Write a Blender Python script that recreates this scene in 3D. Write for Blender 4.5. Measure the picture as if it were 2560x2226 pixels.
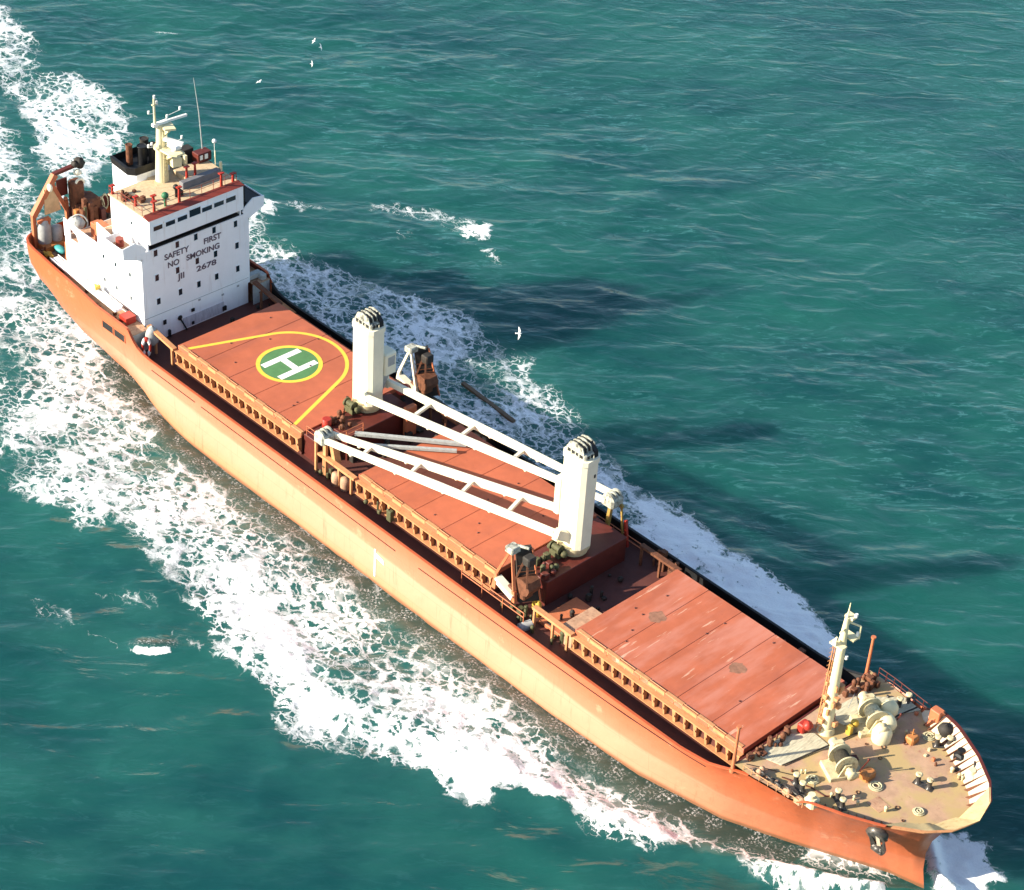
import bpy, math, random
import numpy as np
from mathutils import Vector, Matrix
random.seed(7); rng = np.random.default_rng(5)
R = math.radians
scene = bpy.context.scene
for o in list(bpy.data.objects): bpy.data.objects.remove(o)
C = scene.collection

# ---------------------------------------------------------------- camera, sky, sun, exposure
cam = bpy.data.cameras.new('camera'); camo = bpy.data.objects.new('camera', cam); C.objects.link(camo)
right = Vector((0.68728483, 0.72433378, 0.05459062)); up = Vector((-0.45569518, 0.37141945, 0.80894345)); back = Vector((0.56566905, -0.58085124, 0.58534636))
M = Matrix((right, up, back)).transposed().to_4x4(); M.translation = Vector((117.49664574, -114.63072057, 125.05095106))
camo.matrix_world = M
cam.sensor_fit = 'HORIZONTAL'; cam.sensor_width = 36.0; cam.lens = 5509.4 / 2560 * 36.0
cam.clip_start = 1.0; cam.clip_end = 9000.0
scene.camera = camo

SUN_EL = R(24); sh = Vector((-0.48, -0.877, 0)).normalized()      # horizontal direction towards the sun
sdir = Vector((sh.x * math.cos(SUN_EL), sh.y * math.cos(SUN_EL), math.sin(SUN_EL)))
w = bpy.data.worlds.new('World'); scene.world = w; w.use_nodes = True
nt = w.node_tree; sky = nt.nodes.new('ShaderNodeTexSky'); sky.sky_type = 'NISHITA'; sky.sun_disc = False
sky.sun_elevation = SUN_EL; sky.sun_rotation = math.atan2(sh.x, sh.y); sky.air_density = 1.0; sky.dust_density = 0.6
nt.links.new(sky.outputs[0], nt.nodes['Background'].inputs[0]); nt.nodes['Background'].inputs[1].default_value = 0.10
sl = bpy.data.lights.new('sun', 'SUN'); sl.energy = 5.0; sl.angle = R(0.5); sl.color = (1.0, 0.90, 0.74)
so = bpy.data.objects.new('sun', sl); C.objects.link(so); so.rotation_euler = sdir.to_track_quat('Z', 'Y').to_euler()
scene.view_settings.view_transform = 'Standard'; scene.view_settings.look = 'None'
scene.view_settings.exposure = 1.28; scene.view_settings.gamma = 1.0
scene.cycles.max_bounces = 5; scene.cycles.diffuse_bounces = 3; scene.cycles.glossy_bounces = 2; scene.cycles.transmission_bounces = 0; scene.cycles.volume_bounces = 0

# ---------------------------------------------------------------- materials
def mat(name, col, rough=0.55, var=0.12, scale=1.2, rust=0.0, rustcol=(0.16, 0.055, 0.025), spec=0.3, metal=0.0, bump=0.0, stretch=(1, 1, 1)):
    m = bpy.data.materials.new(name); m.use_nodes = True; t = m.node_tree; N = t.nodes; L = t.links
    b = N['Principled BSDF']; b.inputs['Roughness'].default_value = rough; b.inputs['Metallic'].default_value = metal
    b.inputs['Specular IOR Level'].default_value = spec
    g = N.new('ShaderNodeNewGeometry'); mp = N.new('ShaderNodeMapping'); mp.inputs['Scale'].default_value = stretch
    L.new(g.outputs['Position'], mp.inputs['Vector'])
    n = N.new('ShaderNodeTexNoise'); n.inputs['Scale'].default_value = scale; n.inputs['Detail'].default_value = 6; n.inputs['Roughness'].default_value = 0.65
    L.new(mp.outputs[0], n.inputs['Vector'])
    r = N.new('ShaderNodeValToRGB'); r.color_ramp.elements[0].position = 0.3; r.color_ramp.elements[1].position = 0.7
    r.color_ramp.elements[0].color = (*[c * (1 - var) for c in col], 1); r.color_ramp.elements[1].color = (*[min(1, c * (1 + var)) for c in col], 1)
    L.new(n.outputs['Fac'], r.inputs[0]); out = r.outputs[0]
    if rust > 0:
        n2 = N.new('ShaderNodeTexNoise'); n2.inputs['Scale'].default_value = 2.3; n2.inputs['Detail'].default_value = 8; n2.inputs['Roughness'].default_value = 0.7
        mp2 = N.new('ShaderNodeMapping'); mp2.inputs['Scale'].default_value = (1, 1, 0.45); mp2.inputs['Location'].default_value = (3, 7, 1)
        L.new(g.outputs['Position'], mp2.inputs['Vector']); L.new(mp2.outputs[0], n2.inputs['Vector'])
        r2 = N.new('ShaderNodeValToRGB'); r2.color_ramp.elements[0].position = 0.68 - 0.22 * rust; r2.color_ramp.elements[1].position = 0.78 - 0.16 * rust
        L.new(n2.outputs['Fac'], r2.inputs[0])
        mx = N.new('ShaderNodeMixRGB'); mx.inputs[2].default_value = (*rustcol, 1); L.new(r2.outputs[0], mx.inputs[0]); L.new(out, mx.inputs[1]); out = mx.outputs[0]
    L.new(out, b.inputs['Base Color'])
    if bump > 0:
        bp = N.new('ShaderNodeBump'); bp.inputs['Strength'].default_value = bump; bp.inputs['Distance'].default_value = 0.05
        L.new(n.outputs['Fac'], bp.inputs['Height']); L.new(bp.outputs[0], b.inputs['Normal'])
    return m
M_ = {}
M_['white'] = mat('white_paint', (0.84, 0.86, 0.87), 0.45, 0.04, 0.6, rust=0.10, rustcol=(0.45, 0.33, 0.25))
_m = M_['white']; _t = _m.node_tree; _N = _t.nodes; _b = _N['Principled BSDF']; _src = _b.inputs['Base Color'].links[0].from_socket
_g = _N.new('ShaderNodeNewGeometry'); _mp = _N.new('ShaderNodeMapping'); _mp.inputs['Scale'].default_value = (1.4, 1.4, 0.12); _t.links.new(_g.outputs['Position'], _mp.inputs[0])
_n = _N.new('ShaderNodeTexNoise'); _n.inputs['Scale'].default_value = 1.5; _n.inputs['Detail'].default_value = 6; _t.links.new(_mp.outputs[0], _n.inputs['Vector'])
_r = _N.new('ShaderNodeValToRGB'); _r.color_ramp.elements[0].position = 0.58; _r.color_ramp.elements[1].position = 0.78; _r.color_ramp.elements[1].color = (0.4, 0.4, 0.4, 1); _t.links.new(_n.outputs['Fac'], _r.inputs[0])
_x = _N.new('ShaderNodeMixRGB'); _x.inputs[2].default_value = (0.48, 0.38, 0.30, 1); _t.links.new(_r.outputs[0], _x.inputs[0]); _t.links.new(_src, _x.inputs[1]); _t.links.new(_x.outputs[0], _b.inputs['Base Color'])
M_['bulwark_white'] = mat('bulwark_white', (0.55, 0.46, 0.34), 0.55, 0.10, 1.2, rust=0.5, rustcol=(0.42, 0.24, 0.08))
M_['cream'] = mat('cream_paint', (0.78, 0.73, 0.56), 0.45, 0.06, 0.9, rust=0.12, rustcol=(0.5, 0.36, 0.2))
M_['mastcream'] = mat('mast_cream', (0.70, 0.62, 0.38), 0.5, 0.08, 1.5, rust=0.25, rustcol=(0.45, 0.28, 0.12))
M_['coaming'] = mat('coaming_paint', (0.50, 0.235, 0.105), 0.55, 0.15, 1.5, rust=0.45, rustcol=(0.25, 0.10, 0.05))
M_['oxide'] = mat('red_oxide_deck', (0.33, 0.075, 0.045), 0.6, 0.14, 0.5, rust=0.18, rustcol=(0.16, 0.05, 0.035))
M_['maindeck'] = mat('main_deck_paint', (0.095, 0.033, 0.026), 0.6, 0.2, 0.7, rust=0.4, rustcol=(0.08, 0.035, 0.03))
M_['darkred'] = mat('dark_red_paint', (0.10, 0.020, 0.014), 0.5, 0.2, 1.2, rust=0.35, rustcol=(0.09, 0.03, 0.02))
M_['red'] = mat('signal_red', (0.34, 0.03, 0.018), 0.45, 0.15, 2, rust=0.2)
M_['brownred'] = mat('red_fascia', (0.24, 0.045, 0.03), 0.5, 0.08, 0.8, rust=0.15)
M_['salmon'] = mat('salmon_paint', (0.46, 0.145, 0.065), 0.55, 0.12, 1.4, rust=0.3)
M_['black'] = mat('black_paint_and_shade', (0.012, 0.012, 0.013), 0.5, 0.3, 2)  # also serves where shade is painted in on the port side
M_['soot_and_shade'] = mat('sooty_and_shaded_steel', (0.03, 0.026, 0.022), 0.7, 0.4, 2, rust=0.4, rustcol=(0.10, 0.06, 0.04))
M_['grey'] = mat('grey_paint', (0.16, 0.16, 0.17), 0.6, 0.2, 1.5, rust=0.2)
M_['lightgrey'] = mat('light_grey_paint', (0.34, 0.35, 0.34), 0.55, 0.2, 2.5, rust=0.35, rustcol=(0.08, 0.08, 0.07))
M_['sheave'] = mat('greased_sheave_block', (0.36, 0.36, 0.30), 0.6, 0.5, 4, rust=0.75, rustcol=(0.03, 0.03, 0.028), bump=0.25)
M_['glass'] = mat('dark_glass', (0.010, 0.022, 0.03), 0.12, 0.2, 3, spec=0.4)
M_['teal'] = mat('teal_tarpaulin', (0.05, 0.30, 0.30), 0.5, 0.25, 3)
M_['yellow'] = mat('yellow_paint', (0.50, 0.33, 0.05), 0.55, 0.15, 2, rust=0.3)
M_['marking_yellow'] = mat('marking_yellow', (0.75, 0.50, 0.06), 0.6, 0.08, 1.5, rust=0.12, rustcol=(0.5, 0.2, 0.06))
M_['marking_green'] = mat('marking_green', (0.085, 0.20, 0.075), 0.6, 0.14, 1.0)
M_['marking_white'] = mat('marking_white', (0.78, 0.77, 0.72), 0.6, 0.05, 1.5)
M_['lettering'] = mat('lettering_black', (0.11, 0.085, 0.11), 0.6, 0.2, 2)
M_['rustbrown'] = mat('rusty_steel', (0.13, 0.05, 0.025), 0.75, 0.4, 2.5, rust=0.5, rustcol=(0.05, 0.02, 0.012), bump=0.5)
M_['orange_gear'] = mat('orange_gear_paint', (0.42, 0.17, 0.055), 0.5, 0.2, 2.5, rust=0.4)
M_['green'] = mat('green_paint', (0.03, 0.13, 0.06), 0.5, 0.2, 2)
M_['rope'] = mat('tarred_rope', (0.035, 0.03, 0.02), 0.85, 0.5, 9, bump=1.0)
M_['paleropes'] = mat('pale_rope', (0.5, 0.45, 0.28), 0.85, 0.4, 6, bump=1.0)
M_['tan'] = mat('tan_deck_covering', (0.42, 0.25, 0.155), 0.75, 0.25, 1.6, rust=0.6, rustcol=(0.24, 0.10, 0.06))
M_['rooftan'] = mat('monkey_deck_covering', (0.52, 0.40, 0.25), 0.75, 0.2, 2.2, rust=0.5, rustcol=(0.33, 0.17, 0.10))
M_['timber'] = mat('weathered_timber', (0.46, 0.42, 0.30), 0.8, 0.35, 2.5, stretch=(3.0, 0.5, 1), bump=0.4)
M_['olive'] = mat('dull_olive', (0.075, 0.075, 0.035), 0.7, 0.4, 3, rust=0.4)
M_['plank'] = mat('wet_plank', (0.13, 0.085, 0.05), 0.6, 0.35, 3)
M_['iron'] = mat('wet_iron', (0.07, 0.065, 0.06), 0.35, 0.5, 3, rust=0.5, rustcol=(0.1, 0.055, 0.03), metal=0.3, bump=0.4)
M_['gearcream'] = mat('worn_gear_cream', (0.55, 0.47, 0.28), 0.6, 0.2, 2.0, rust=0.55, rustcol=(0.22, 0.12, 0.05), bump=0.3)
M_['feather'] = mat('white_feathers', (0.85, 0.85, 0.83), 0.7, 0.04, 4)
M_['featherg'] = mat('grey_feathers', (0.45, 0.46, 0.48), 0.7, 0.1, 4)

def hull_material():
    m = bpy.data.materials.new('orange_hull_paint'); m.use_nodes = True; t = m.node_tree; N = t.nodes; L = t.links
    b = N['Principled BSDF']; b.inputs['Roughness'].default_value = 0.42; b.inputs['Specular IOR Level'].default_value = 0.4
    g = N.new('ShaderNodeNewGeometry'); sep = N.new('ShaderNodeSeparateXYZ'); L.new(g.outputs['Position'], sep.inputs[0])
    n = N.new('ShaderNodeTexNoise'); n.inputs['Scale'].default_value = 1.0; n.inputs['Detail'].default_value = 5
    mp = N.new('ShaderNodeMapping'); mp.inputs['Scale'].default_value = (0.09, 0.09, 0.6); L.new(g.outputs['Position'], mp.inputs[0]); L.new(mp.outputs[0], n.inputs['Vector'])
    def math_(op, a, b_=None, c=None):
        q = N.new('ShaderNodeMath'); q.operation = op
        for i, v in enumerate((a, b_, c)):
            if v is None: continue
            if isinstance(v, (int, float)): q.inputs[i].default_value = v
            else: L.new(v, q.inputs[i])
        return q.outputs[0]
    # paler side colour below a wavering edge, deeper orange above and towards the bow
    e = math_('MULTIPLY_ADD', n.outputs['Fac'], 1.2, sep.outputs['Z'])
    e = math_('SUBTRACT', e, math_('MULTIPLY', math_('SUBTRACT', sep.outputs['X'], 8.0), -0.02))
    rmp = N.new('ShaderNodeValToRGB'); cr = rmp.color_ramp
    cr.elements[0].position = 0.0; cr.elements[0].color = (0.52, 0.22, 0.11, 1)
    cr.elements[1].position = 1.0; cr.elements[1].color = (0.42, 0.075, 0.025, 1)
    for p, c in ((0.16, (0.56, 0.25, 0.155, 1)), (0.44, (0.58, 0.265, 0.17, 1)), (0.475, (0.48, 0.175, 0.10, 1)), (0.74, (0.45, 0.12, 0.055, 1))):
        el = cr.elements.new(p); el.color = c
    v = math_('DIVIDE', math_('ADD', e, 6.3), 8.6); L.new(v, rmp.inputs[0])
    rb = N.new('ShaderNodeMixRGB'); fx = math_('SMOOTH_MIN', 1.0, 1.0)
    mr = N.new('ShaderNodeMapRange'); mr.interpolation_type = 'SMOOTHSTEP'; L.new(sep.outputs['X'], mr.inputs[0]); mr.inputs[1].default_value = 26; mr.inputs[2].default_value = 50
    mra = N.new('ShaderNodeMapRange'); mra.interpolation_type = 'SMOOTHSTEP'; L.new(sep.outputs['X'], mra.inputs[0]); mra.inputs[1].default_value = -38; mra.inputs[2].default_value = -52
    sm = math_('MAXIMUM', mr.outputs[0], mra.outputs[0])
    rb.inputs[2].default_value = (0.46, 0.108, 0.036, 1); L.new(math_('MULTIPLY', sm, 0.75), rb.inputs[0]); L.new(rmp.outputs[0], rb.inputs[1])
    # small scuffs and rust runs
    n2 = N.new('ShaderNodeTexNoise'); n2.inputs['Scale'].default_value = 1.0; n2.inputs['Detail'].default_value = 8; n2.inputs['Roughness'].default_value = 0.7
    mp2 = N.new('ShaderNodeMapping'); mp2.inputs['Scale'].default_value = (1.6, 1.6, 0.18); L.new(g.outputs['Position'], mp2.inputs[0]); L.new(mp2.outputs[0], n2.inputs['Vector'])
    r2 = N.new('ShaderNodeValToRGB'); r2.color_ramp.elements[0].position = 0.57; r2.color_ramp.elements[1].position = 0.74; r2.color_ramp.elements[1].color = (0.55, 0.55, 0.55, 1)
    L.new(n2.outputs['Fac'], r2.inputs[0])
    m2 = N.new('ShaderNodeMixRGB'); m2.inputs[2].default_value = (0.30, 0.08, 0.035, 1); L.new(r2.outputs[0], m2.inputs[0]); L.new(rb.outputs[0], m2.inputs[1])
    bk = N.new('ShaderNodeTexBrick'); cmb = N.new('ShaderNodeCombineXYZ'); L.new(sep.outputs['X'], cmb.inputs[0]); L.new(sep.outputs['Z'], cmb.inputs[1]); L.new(cmb.outputs[0], bk.inputs['Vector'])
    bk.inputs['Scale'].default_value = 1.0; bk.inputs['Brick Width'].default_value = 6.5; bk.inputs['Row Height'].default_value = 1.9; bk.inputs['Mortar Size'].default_value = 0.035; bk.inputs['Mortar Smooth'].default_value = 0.6
    mb_ = N.new('ShaderNodeMixRGB'); mb_.inputs[2].default_value = (0.30, 0.10, 0.05, 1); L.new(math_('MULTIPLY', bk.outputs['Fac'], 0.30), mb_.inputs[0]); L.new(m2.outputs[0], mb_.inputs[1]); m2 = mb_
    n5 = N.new('ShaderNodeTexNoise'); n5.inputs['Scale'].default_value = 0.35; n5.inputs['Detail'].default_value = 9; n5.inputs['Roughness'].default_value = 0.72; L.new(g.outputs['Position'], n5.inputs['Vector'])
    r5 = N.new('ShaderNodeValToRGB'); r5.color_ramp.elements[0].position = 0.60; r5.color_ramp.elements[1].position = 0.66; r5.color_ramp.elements[1].color = (0.6, 0.6, 0.6, 1); L.new(n5.outputs['Fac'], r5.inputs[0])
    mc_ = N.new('ShaderNodeMixRGB'); mc_.inputs[2].default_value = (0.55, 0.27, 0.16, 1); L.new(r5.outputs[0], mc_.inputs[0]); L.new(m2.outputs[0], mc_.inputs[1]); m2 = mc_
    # darker line just above the water
    wl = N.new('ShaderNodeMapRange'); wl.interpolation_type = 'SMOOTHSTEP'; L.new(sep.outputs['Z'], wl.inputs[0]); wl.inputs[1].default_value = -6.2; wl.inputs[2].default_value = -6.7
    m3 = N.new('ShaderNodeMixRGB'); m3.inputs[2].default_value = (0.22, 0.10, 0.05, 1); L.new(wl.outputs[0], m3.inputs[0]); L.new(m2.outputs[0], m3.inputs[1])
    L.new(m3.outputs[0], b.inputs['Base Color'])
    n3 = N.new('ShaderNodeTexNoise'); n3.inputs['Scale'].default_value = 0.5; n3.inputs['Detail'].default_value = 3; L.new(g.outputs['Position'], n3.inputs['Vector'])
    bp = N.new('ShaderNodeBump'); bp.inputs['Strength'].default_value = 0.35; bp.inputs['Distance'].default_value = 0.3; L.new(n3.outputs['Fac'], bp.inputs['Height']); L.new(bp.outputs[0], b.inputs['Normal'])
    return m
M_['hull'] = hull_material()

def hatch_material(name, streaks):
    m = mat(name, (0.41, 0.112, 0.054), 0.6, 0.14, 0.35, rust=0.18, rustcol=(0.22, 0.06, 0.04)); t = m.node_tree; N = t.nodes; L = t.links
    b = N['Principled BSDF']; src = b.inputs['Base Color'].links[0].from_socket
    g = N.new('ShaderNodeNewGeometry')
    def layer(sc, ramp, colr, amt, src):
        mp = N.new('ShaderNodeMapping'); mp.inputs['Scale'].default_value = sc; L.new(g.outputs['Position'], mp.inputs[0])
        n = N.new('ShaderNodeTexNoise'); n.inputs['Scale'].default_value = 1; n.inputs['Detail'].default_value = 7; n.inputs['Roughness'].default_value = 0.6; L.new(mp.outputs[0], n.inputs['Vector'])
        r = N.new('ShaderNodeValToRGB'); r.color_ramp.elements[0].position = ramp[0]; r.color_ramp.elements[1].position = ramp[1]; r.color_ramp.elements[1].color = (amt, amt, amt, 1)
        L.new(n.outputs['Fac'], r.inputs[0]); mx = N.new('ShaderNodeMixRGB'); mx.inputs[2].default_value = (*colr, 1)
        L.new(r.outputs[0], mx.inputs[0]); L.new(src, mx.inputs[1]); return mx.outputs[0]
    out = layer((0.5, 0.09, 1), (0.5, 0.75), (0.27, 0.085, 0.06), 0.5, src)
    if streaks:
        out = layer((0.6, 0.12, 1), (0.45, 0.66), (0.50, 0.20, 0.14), 0.75, out)
        out = layer((2.2, 0.25, 1), (0.62, 0.68), (0.60, 0.36, 0.25), 0.8, out)
    L.new(out, b.inputs['Base Color']); return m
M_['hatch'] = hatch_material('hatch_cover_paint', False)
M_['hatch_worn'] = hatch_material('worn_hatch_cover_paint', True)

def foredeck_material():
    m = mat('foredeck_covering', (0.42, 0.265, 0.17), 0.75, 0.2, 0.8, rust=0.5, rustcol=(0.30, 0.135, 0.085)); t = m.node_tree; N = t.nodes; L = t.links
    b = N['Principled BSDF']; src = b.inputs['Base Color'].links[0].from_socket; g = N.new('ShaderNodeNewGeometry')
    n = N.new('ShaderNodeTexNoise'); n.inputs['Scale'].default_value = 0.42; n.inputs['Detail'].default_value = 6; L.new(g.outputs['Position'], n.inputs['Vector'])
    r = N.new('ShaderNodeValToRGB'); r.color_ramp.elements[0].position = 0.45; r.color_ramp.elements[1].position = 0.58; L.new(n.outputs['Fac'], r.inputs[0])
    mx = N.new('ShaderNodeMixRGB'); mx.inputs[2].default_value = (0.42, 0.30, 0.14, 1); L.new(r.outputs[0], mx.inputs[0]); L.new(src, mx.inputs[1]); L.new(mx.outputs[0], b.inputs['Base Color'])
    return m
M_['foredeck'] = foredeck_material()

# ---------------------------------------------------------------- mesh builder
class MB:
    def __init__(s): s.v = []; s.f = []; s.sm = []
    def add(s, vs, fs, smooth=False):
        n = len(s.v); s.v += [tuple(map(float, v)) for v in vs]; s.f += [tuple(i + n for i in f) for f in fs]; s.sm += [smooth] * len(fs); return s
    def box(s, x0, x1, y0, y1, z0, z1):
        vs = [(x, y, z) for z in (z0, z1) for x, y in ((x0, y0), (x1, y0), (x1, y1), (x0, y1))]
        return s.add(vs, [(0, 3, 2, 1), (4, 5, 6, 7), (0, 1, 5, 4), (1, 2, 6, 5), (2, 3, 7, 6), (3, 0, 4, 7)])
    def bbox(s, x0, x1, y0, y1, z0, z1, b=0.08):          # box with bevelled upright and top edges
        def ring(ix, z): return [(x0 + ix + b, y0 + ix, z), (x1 - ix - b, y0 + ix, z), (x1 - ix, y0 + ix + b, z), (x1 - ix, y1 - ix - b, z), (x1 - ix - b, y1 - ix, z), (x0 + ix + b, y1 - ix, z), (x0 + ix, y1 - ix - b, z), (x0 + ix, y0 + ix + b, z)]
        vs = ring(0, z0) + ring(0, z1 - b) + ring(b, z1); fs = [tuple(range(7, -1, -1)), tuple(range(16, 24))]
        for k in range(2):
            for i in range(8): j = (i + 1) % 8; fs.append((k * 8 + i, k * 8 + j, k * 8 + 8 + j, k * 8 + 8 + i))
        return s.add(vs, fs)
    def beam(s, p, q, w=0.1, h=None, w2=None, h2=None, upv=(0, 0, 1)):
        p = Vector(p); q = Vector(q); d = (q - p).normalized(); h = h or w; w2 = w2 or w; h2 = h2 or h
        u = Vector(upv)
        if abs(d.dot(u)) > 0.98: u = Vector((1, 0, 0))
        a = d.cross(u).normalized(); b = a.cross(d).normalized(); vs = []
        for c, ww, hh in ((p, w, h), (q, w2, h2)):
            for i, j in ((-1, -1), (1, -1), (1, 1), (-1, 1)): vs.append(c + a * (i * ww / 2) + b * (j * hh / 2))
        return s.add(vs, [(0, 3, 2, 1), (4, 5, 6, 7), (0, 1, 5, 4), (1, 2, 6, 5), (2, 3, 7, 6), (3, 0, 4, 7)])
    def tube(s, p, q, r=0.05, r2=None, n=10, cap=True):
        p = Vector(p); q = Vector(q); r2 = r if r2 is None else r2; d = (q - p).normalized(); u = Vector((0, 0, 1)) if abs(d.z) < 0.95 else Vector((1, 0, 0))
        a = d.cross(u).normalized(); b = a.cross(d).normalized(); vs = []
        for c, rr in ((p, r), (q, r2)):
            for i in range(n): t = 2 * math.pi * i / n; vs.append(c + a * (rr * math.cos(t)) + b * (rr * math.sin(t)))
        s.add(vs, [(i, (i + 1) % n, n + (i + 1) % n, n + i) for i in range(n)], True)
        if cap: s.add(vs, [tuple(range(n - 1, -1, -1)), tuple(range(n, 2 * n))])
        return s
    def path(s, pts, r=0.05, n=8):
        for a, b in zip(pts[:-1], pts[1:]): s.tube(a, b, r, n=n)
        return s
    def lathe(s, c, prof, axis=(0, 0, 1), n=20, a0=0, a1=None):
        c = Vector(c); d = Vector(axis).normalized(); u = Vector((0, 0, 1)) if abs(d.z) < 0.95 else Vector((1, 0, 0)); a = d.cross(u).normalized(); b = a.cross(d).normalized(); vs = []
        for rr, z in prof:
            for i in range(n): t = 2 * math.pi * i / n; vs.append(c + d * z + a * (rr * math.cos(t)) + b * (rr * math.sin(t)))
        fs = [(k * n + i, k * n + (i + 1) % n, (k + 1) * n + (i + 1) % n, (k + 1) * n + i) for k in range(len(prof) - 1) for i in range(n)]
        s.add(vs, fs, True); s.add(vs, [tuple(range(n - 1, -1, -1)), tuple(range((len(prof) - 1) * n, len(prof) * n))]); return s
    def ball(s, c, r, n=12, sc=(1, 1, 1), jit=0.0):
        c = Vector(c); vs = []; m = max(4, n // 2)
        for i in range(m + 1):
            ph = math.pi * i / m
            for j in range(n):
                th = 2 * math.pi * j / n; k = 1 + random.uniform(-jit, jit)
                vs.append(c + Vector((math.sin(ph) * math.cos(th) * sc[0], math.sin(ph) * math.sin(th) * sc[1], math.cos(ph) * sc[2])) * r * k)
        return s.add(vs, [(i * n + j, (i + 1) * n + j, (i + 1) * n + (j + 1) % n, i * n + (j + 1) % n) for i in range(m) for j in range(n)], True)
    def torus(s, c, R0, r, axis=(0, 0, 1), n=28, m=10, a0=0.0, a1=2 * math.pi, el=(1, 1)):
        c = Vector(c); d = Vector(axis).normalized(); u = Vector((0, 0, 1)) if abs(d.z) < 0.95 else Vector((1, 0, 0)); a = d.cross(u).normalized(); b = a.cross(d).normalized(); vs = []
        full = abs(a1 - a0 - 2 * math.pi) < 1e-4; K = n if full else n + 1
        for i in range(K):
            t = a0 + (a1 - a0) * i / n; rad = a * (math.cos(t) * el[0]) + b * (math.sin(t) * el[1])
            for j in range(m): p = 2 * math.pi * j / m; vs.append(c + rad * (R0 + r * math.cos(p)) + d * (r * math.sin(p)))
        return s.add(vs, [(i * m + j, i * m + (j + 1) % m, ((i + 1) % K) * m + (j + 1) % m, ((i + 1) % K) * m + j) for i in range(n) for j in range(m)], True)
    def prism(s, poly, z0, z1):
        n = len(poly); vs = [(x, y, z0) for x, y in poly] + [(x, y, z1) for x, y in poly]
        return s.add(vs, [tuple(range(n - 1, -1, -1)), tuple(range(n, 2 * n))] + [(i, (i + 1) % n, n + (i + 1) % n, n + i) for i in range(n)])
    def prismY(s, poly, y0, y1):                            # poly in (x,z)
        n = len(poly); vs = [(x, y0, z) for x, z in poly] + [(x, y1, z) for x, z in poly]
        return s.add(vs, [tuple(range(n)), tuple(range(2 * n - 1, n - 1, -1))] + [(i, n + i, n + (i + 1) % n, (i + 1) % n) for i in range(n)])
    def prismX(s, poly, x0, x1):                            # poly in (y,z)
        n = len(poly); vs = [(x0, y, z) for y, z in poly] + [(x1, y, z) for y, z in poly]
        return s.add(vs, [tuple(range(n - 1, -1, -1)), tuple(range(n, 2 * n))] + [(i, (i + 1) % n, n + (i + 1) % n, n + i) for i in range(n)])
WL = {}
def components(mb):
    key = {}; par = list(range(len(mb.v)))
    def find(i):
        while par[i] != i: par[i] = par[par[i]]; i = par[i]
        return i
    for i, v in enumerate(mb.v):
        k = (round(v[0], 4), round(v[1], 4), round(v[2], 4))
        if k in key: par[find(i)] = find(key[k])
        else: key[k] = i
    for f in mb.f:
        for j in f[1:]: par[find(j)] = find(f[0])
    groups = {}
    for f, sm in zip(mb.f, mb.sm): groups.setdefault(find(f[0]), []).append((f, sm))
    out = []
    for g in groups.values():
        m = MB(); ids = sorted({i for f, _ in g for i in f}); mp = {i: k for k, i in enumerate(ids)}
        m.v = [mb.v[i] for i in ids]; m.f = [tuple(mp[i] for i in f) for f, _ in g]; m.sm = [q for _, q in g]; out.append(m)
    return out
def parts(name, mb, material, parent=None): return [part(name, m, material, parent) for m in components(mb)]
def part(name, mb, material, parent=None, origin=None, **props):
    me = bpy.data.meshes.new(name)
    v = np.array(mb.v)
    if origin is None:
        origin = ((v[:, 0].min() + v[:, 0].max()) / 2, (v[:, 1].min() + v[:, 1].max()) / 2, v[:, 2].min())
    org = Vector(origin)
    me.from_pydata([tuple(Vector(p) - org) for p in mb.v], [], mb.f)
    me.polygons.foreach_set('use_smooth', mb.sm); me.materials.append(M_[material] if isinstance(material, str) else material); me.update()
    o = bpy.data.objects.new(name, me); C.objects.link(o)
    pw = WL.get(parent.name, Vector((0, 0, 0))) if parent else Vector((0, 0, 0))
    if parent: o.parent = parent
    o.location = org - pw; WL[o.name] = org
    for k, x in props.items(): o[k] = x
    return o
def thing(name, loc, label, cat, group=None):
    o = bpy.data.objects.new(name, None); C.objects.link(o); o.location = loc; o.empty_display_size = 0.5; WL[o.name] = Vector(loc)
    o['label'] = label; o['category'] = cat
    if group: o['group'] = group
    return o
def tag(o, label, cat, group=None):
    o['label'] = label; o['category'] = cat
    if group: o['group'] = group
    return o
def copy_tree(o, delta, parent=None, turn=0.0):
    c = o.copy(); C.objects.link(c)
    if parent is None or parent == o.parent: c.location = Vector(o.location) + Vector(delta)
    else: c.parent = parent
    if turn: c.rotation_euler[2] += turn
    for ch in list(o.children):
        k = ch.copy(); C.objects.link(k); k.parent = c
        for g in list(ch.children): q = g.copy(); C.objects.link(q); q.parent = k
    WL[c.name] = WL[o.name] + Vector(delta)
    return c
def text_mesh(name, body, size, place, parent, material='lettering', xs=1.0, ext=0.01, offset=0.0):
    cu = bpy.data.curves.new(name, 'FONT'); cu.body = body; cu.size = size; cu.extrude = ext; cu.offset = offset
    o = bpy.data.objects.new(name + '_tmp', cu); C.objects.link(o)
    me = bpy.data.meshes.new_from_object(o.evaluated_get(bpy.context.evaluated_depsgraph_get())); bpy.data.objects.remove(o)
    mb = MB(); mb.add([place(v.co.x * xs, v.co.y, v.co.z) for v in me.vertices], [tuple(p.vertices) for p in me.polygons]); bpy.data.meshes.remove(me)
    return part(name, mb, material, parent)

WZ = -6.8        # water level
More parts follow.
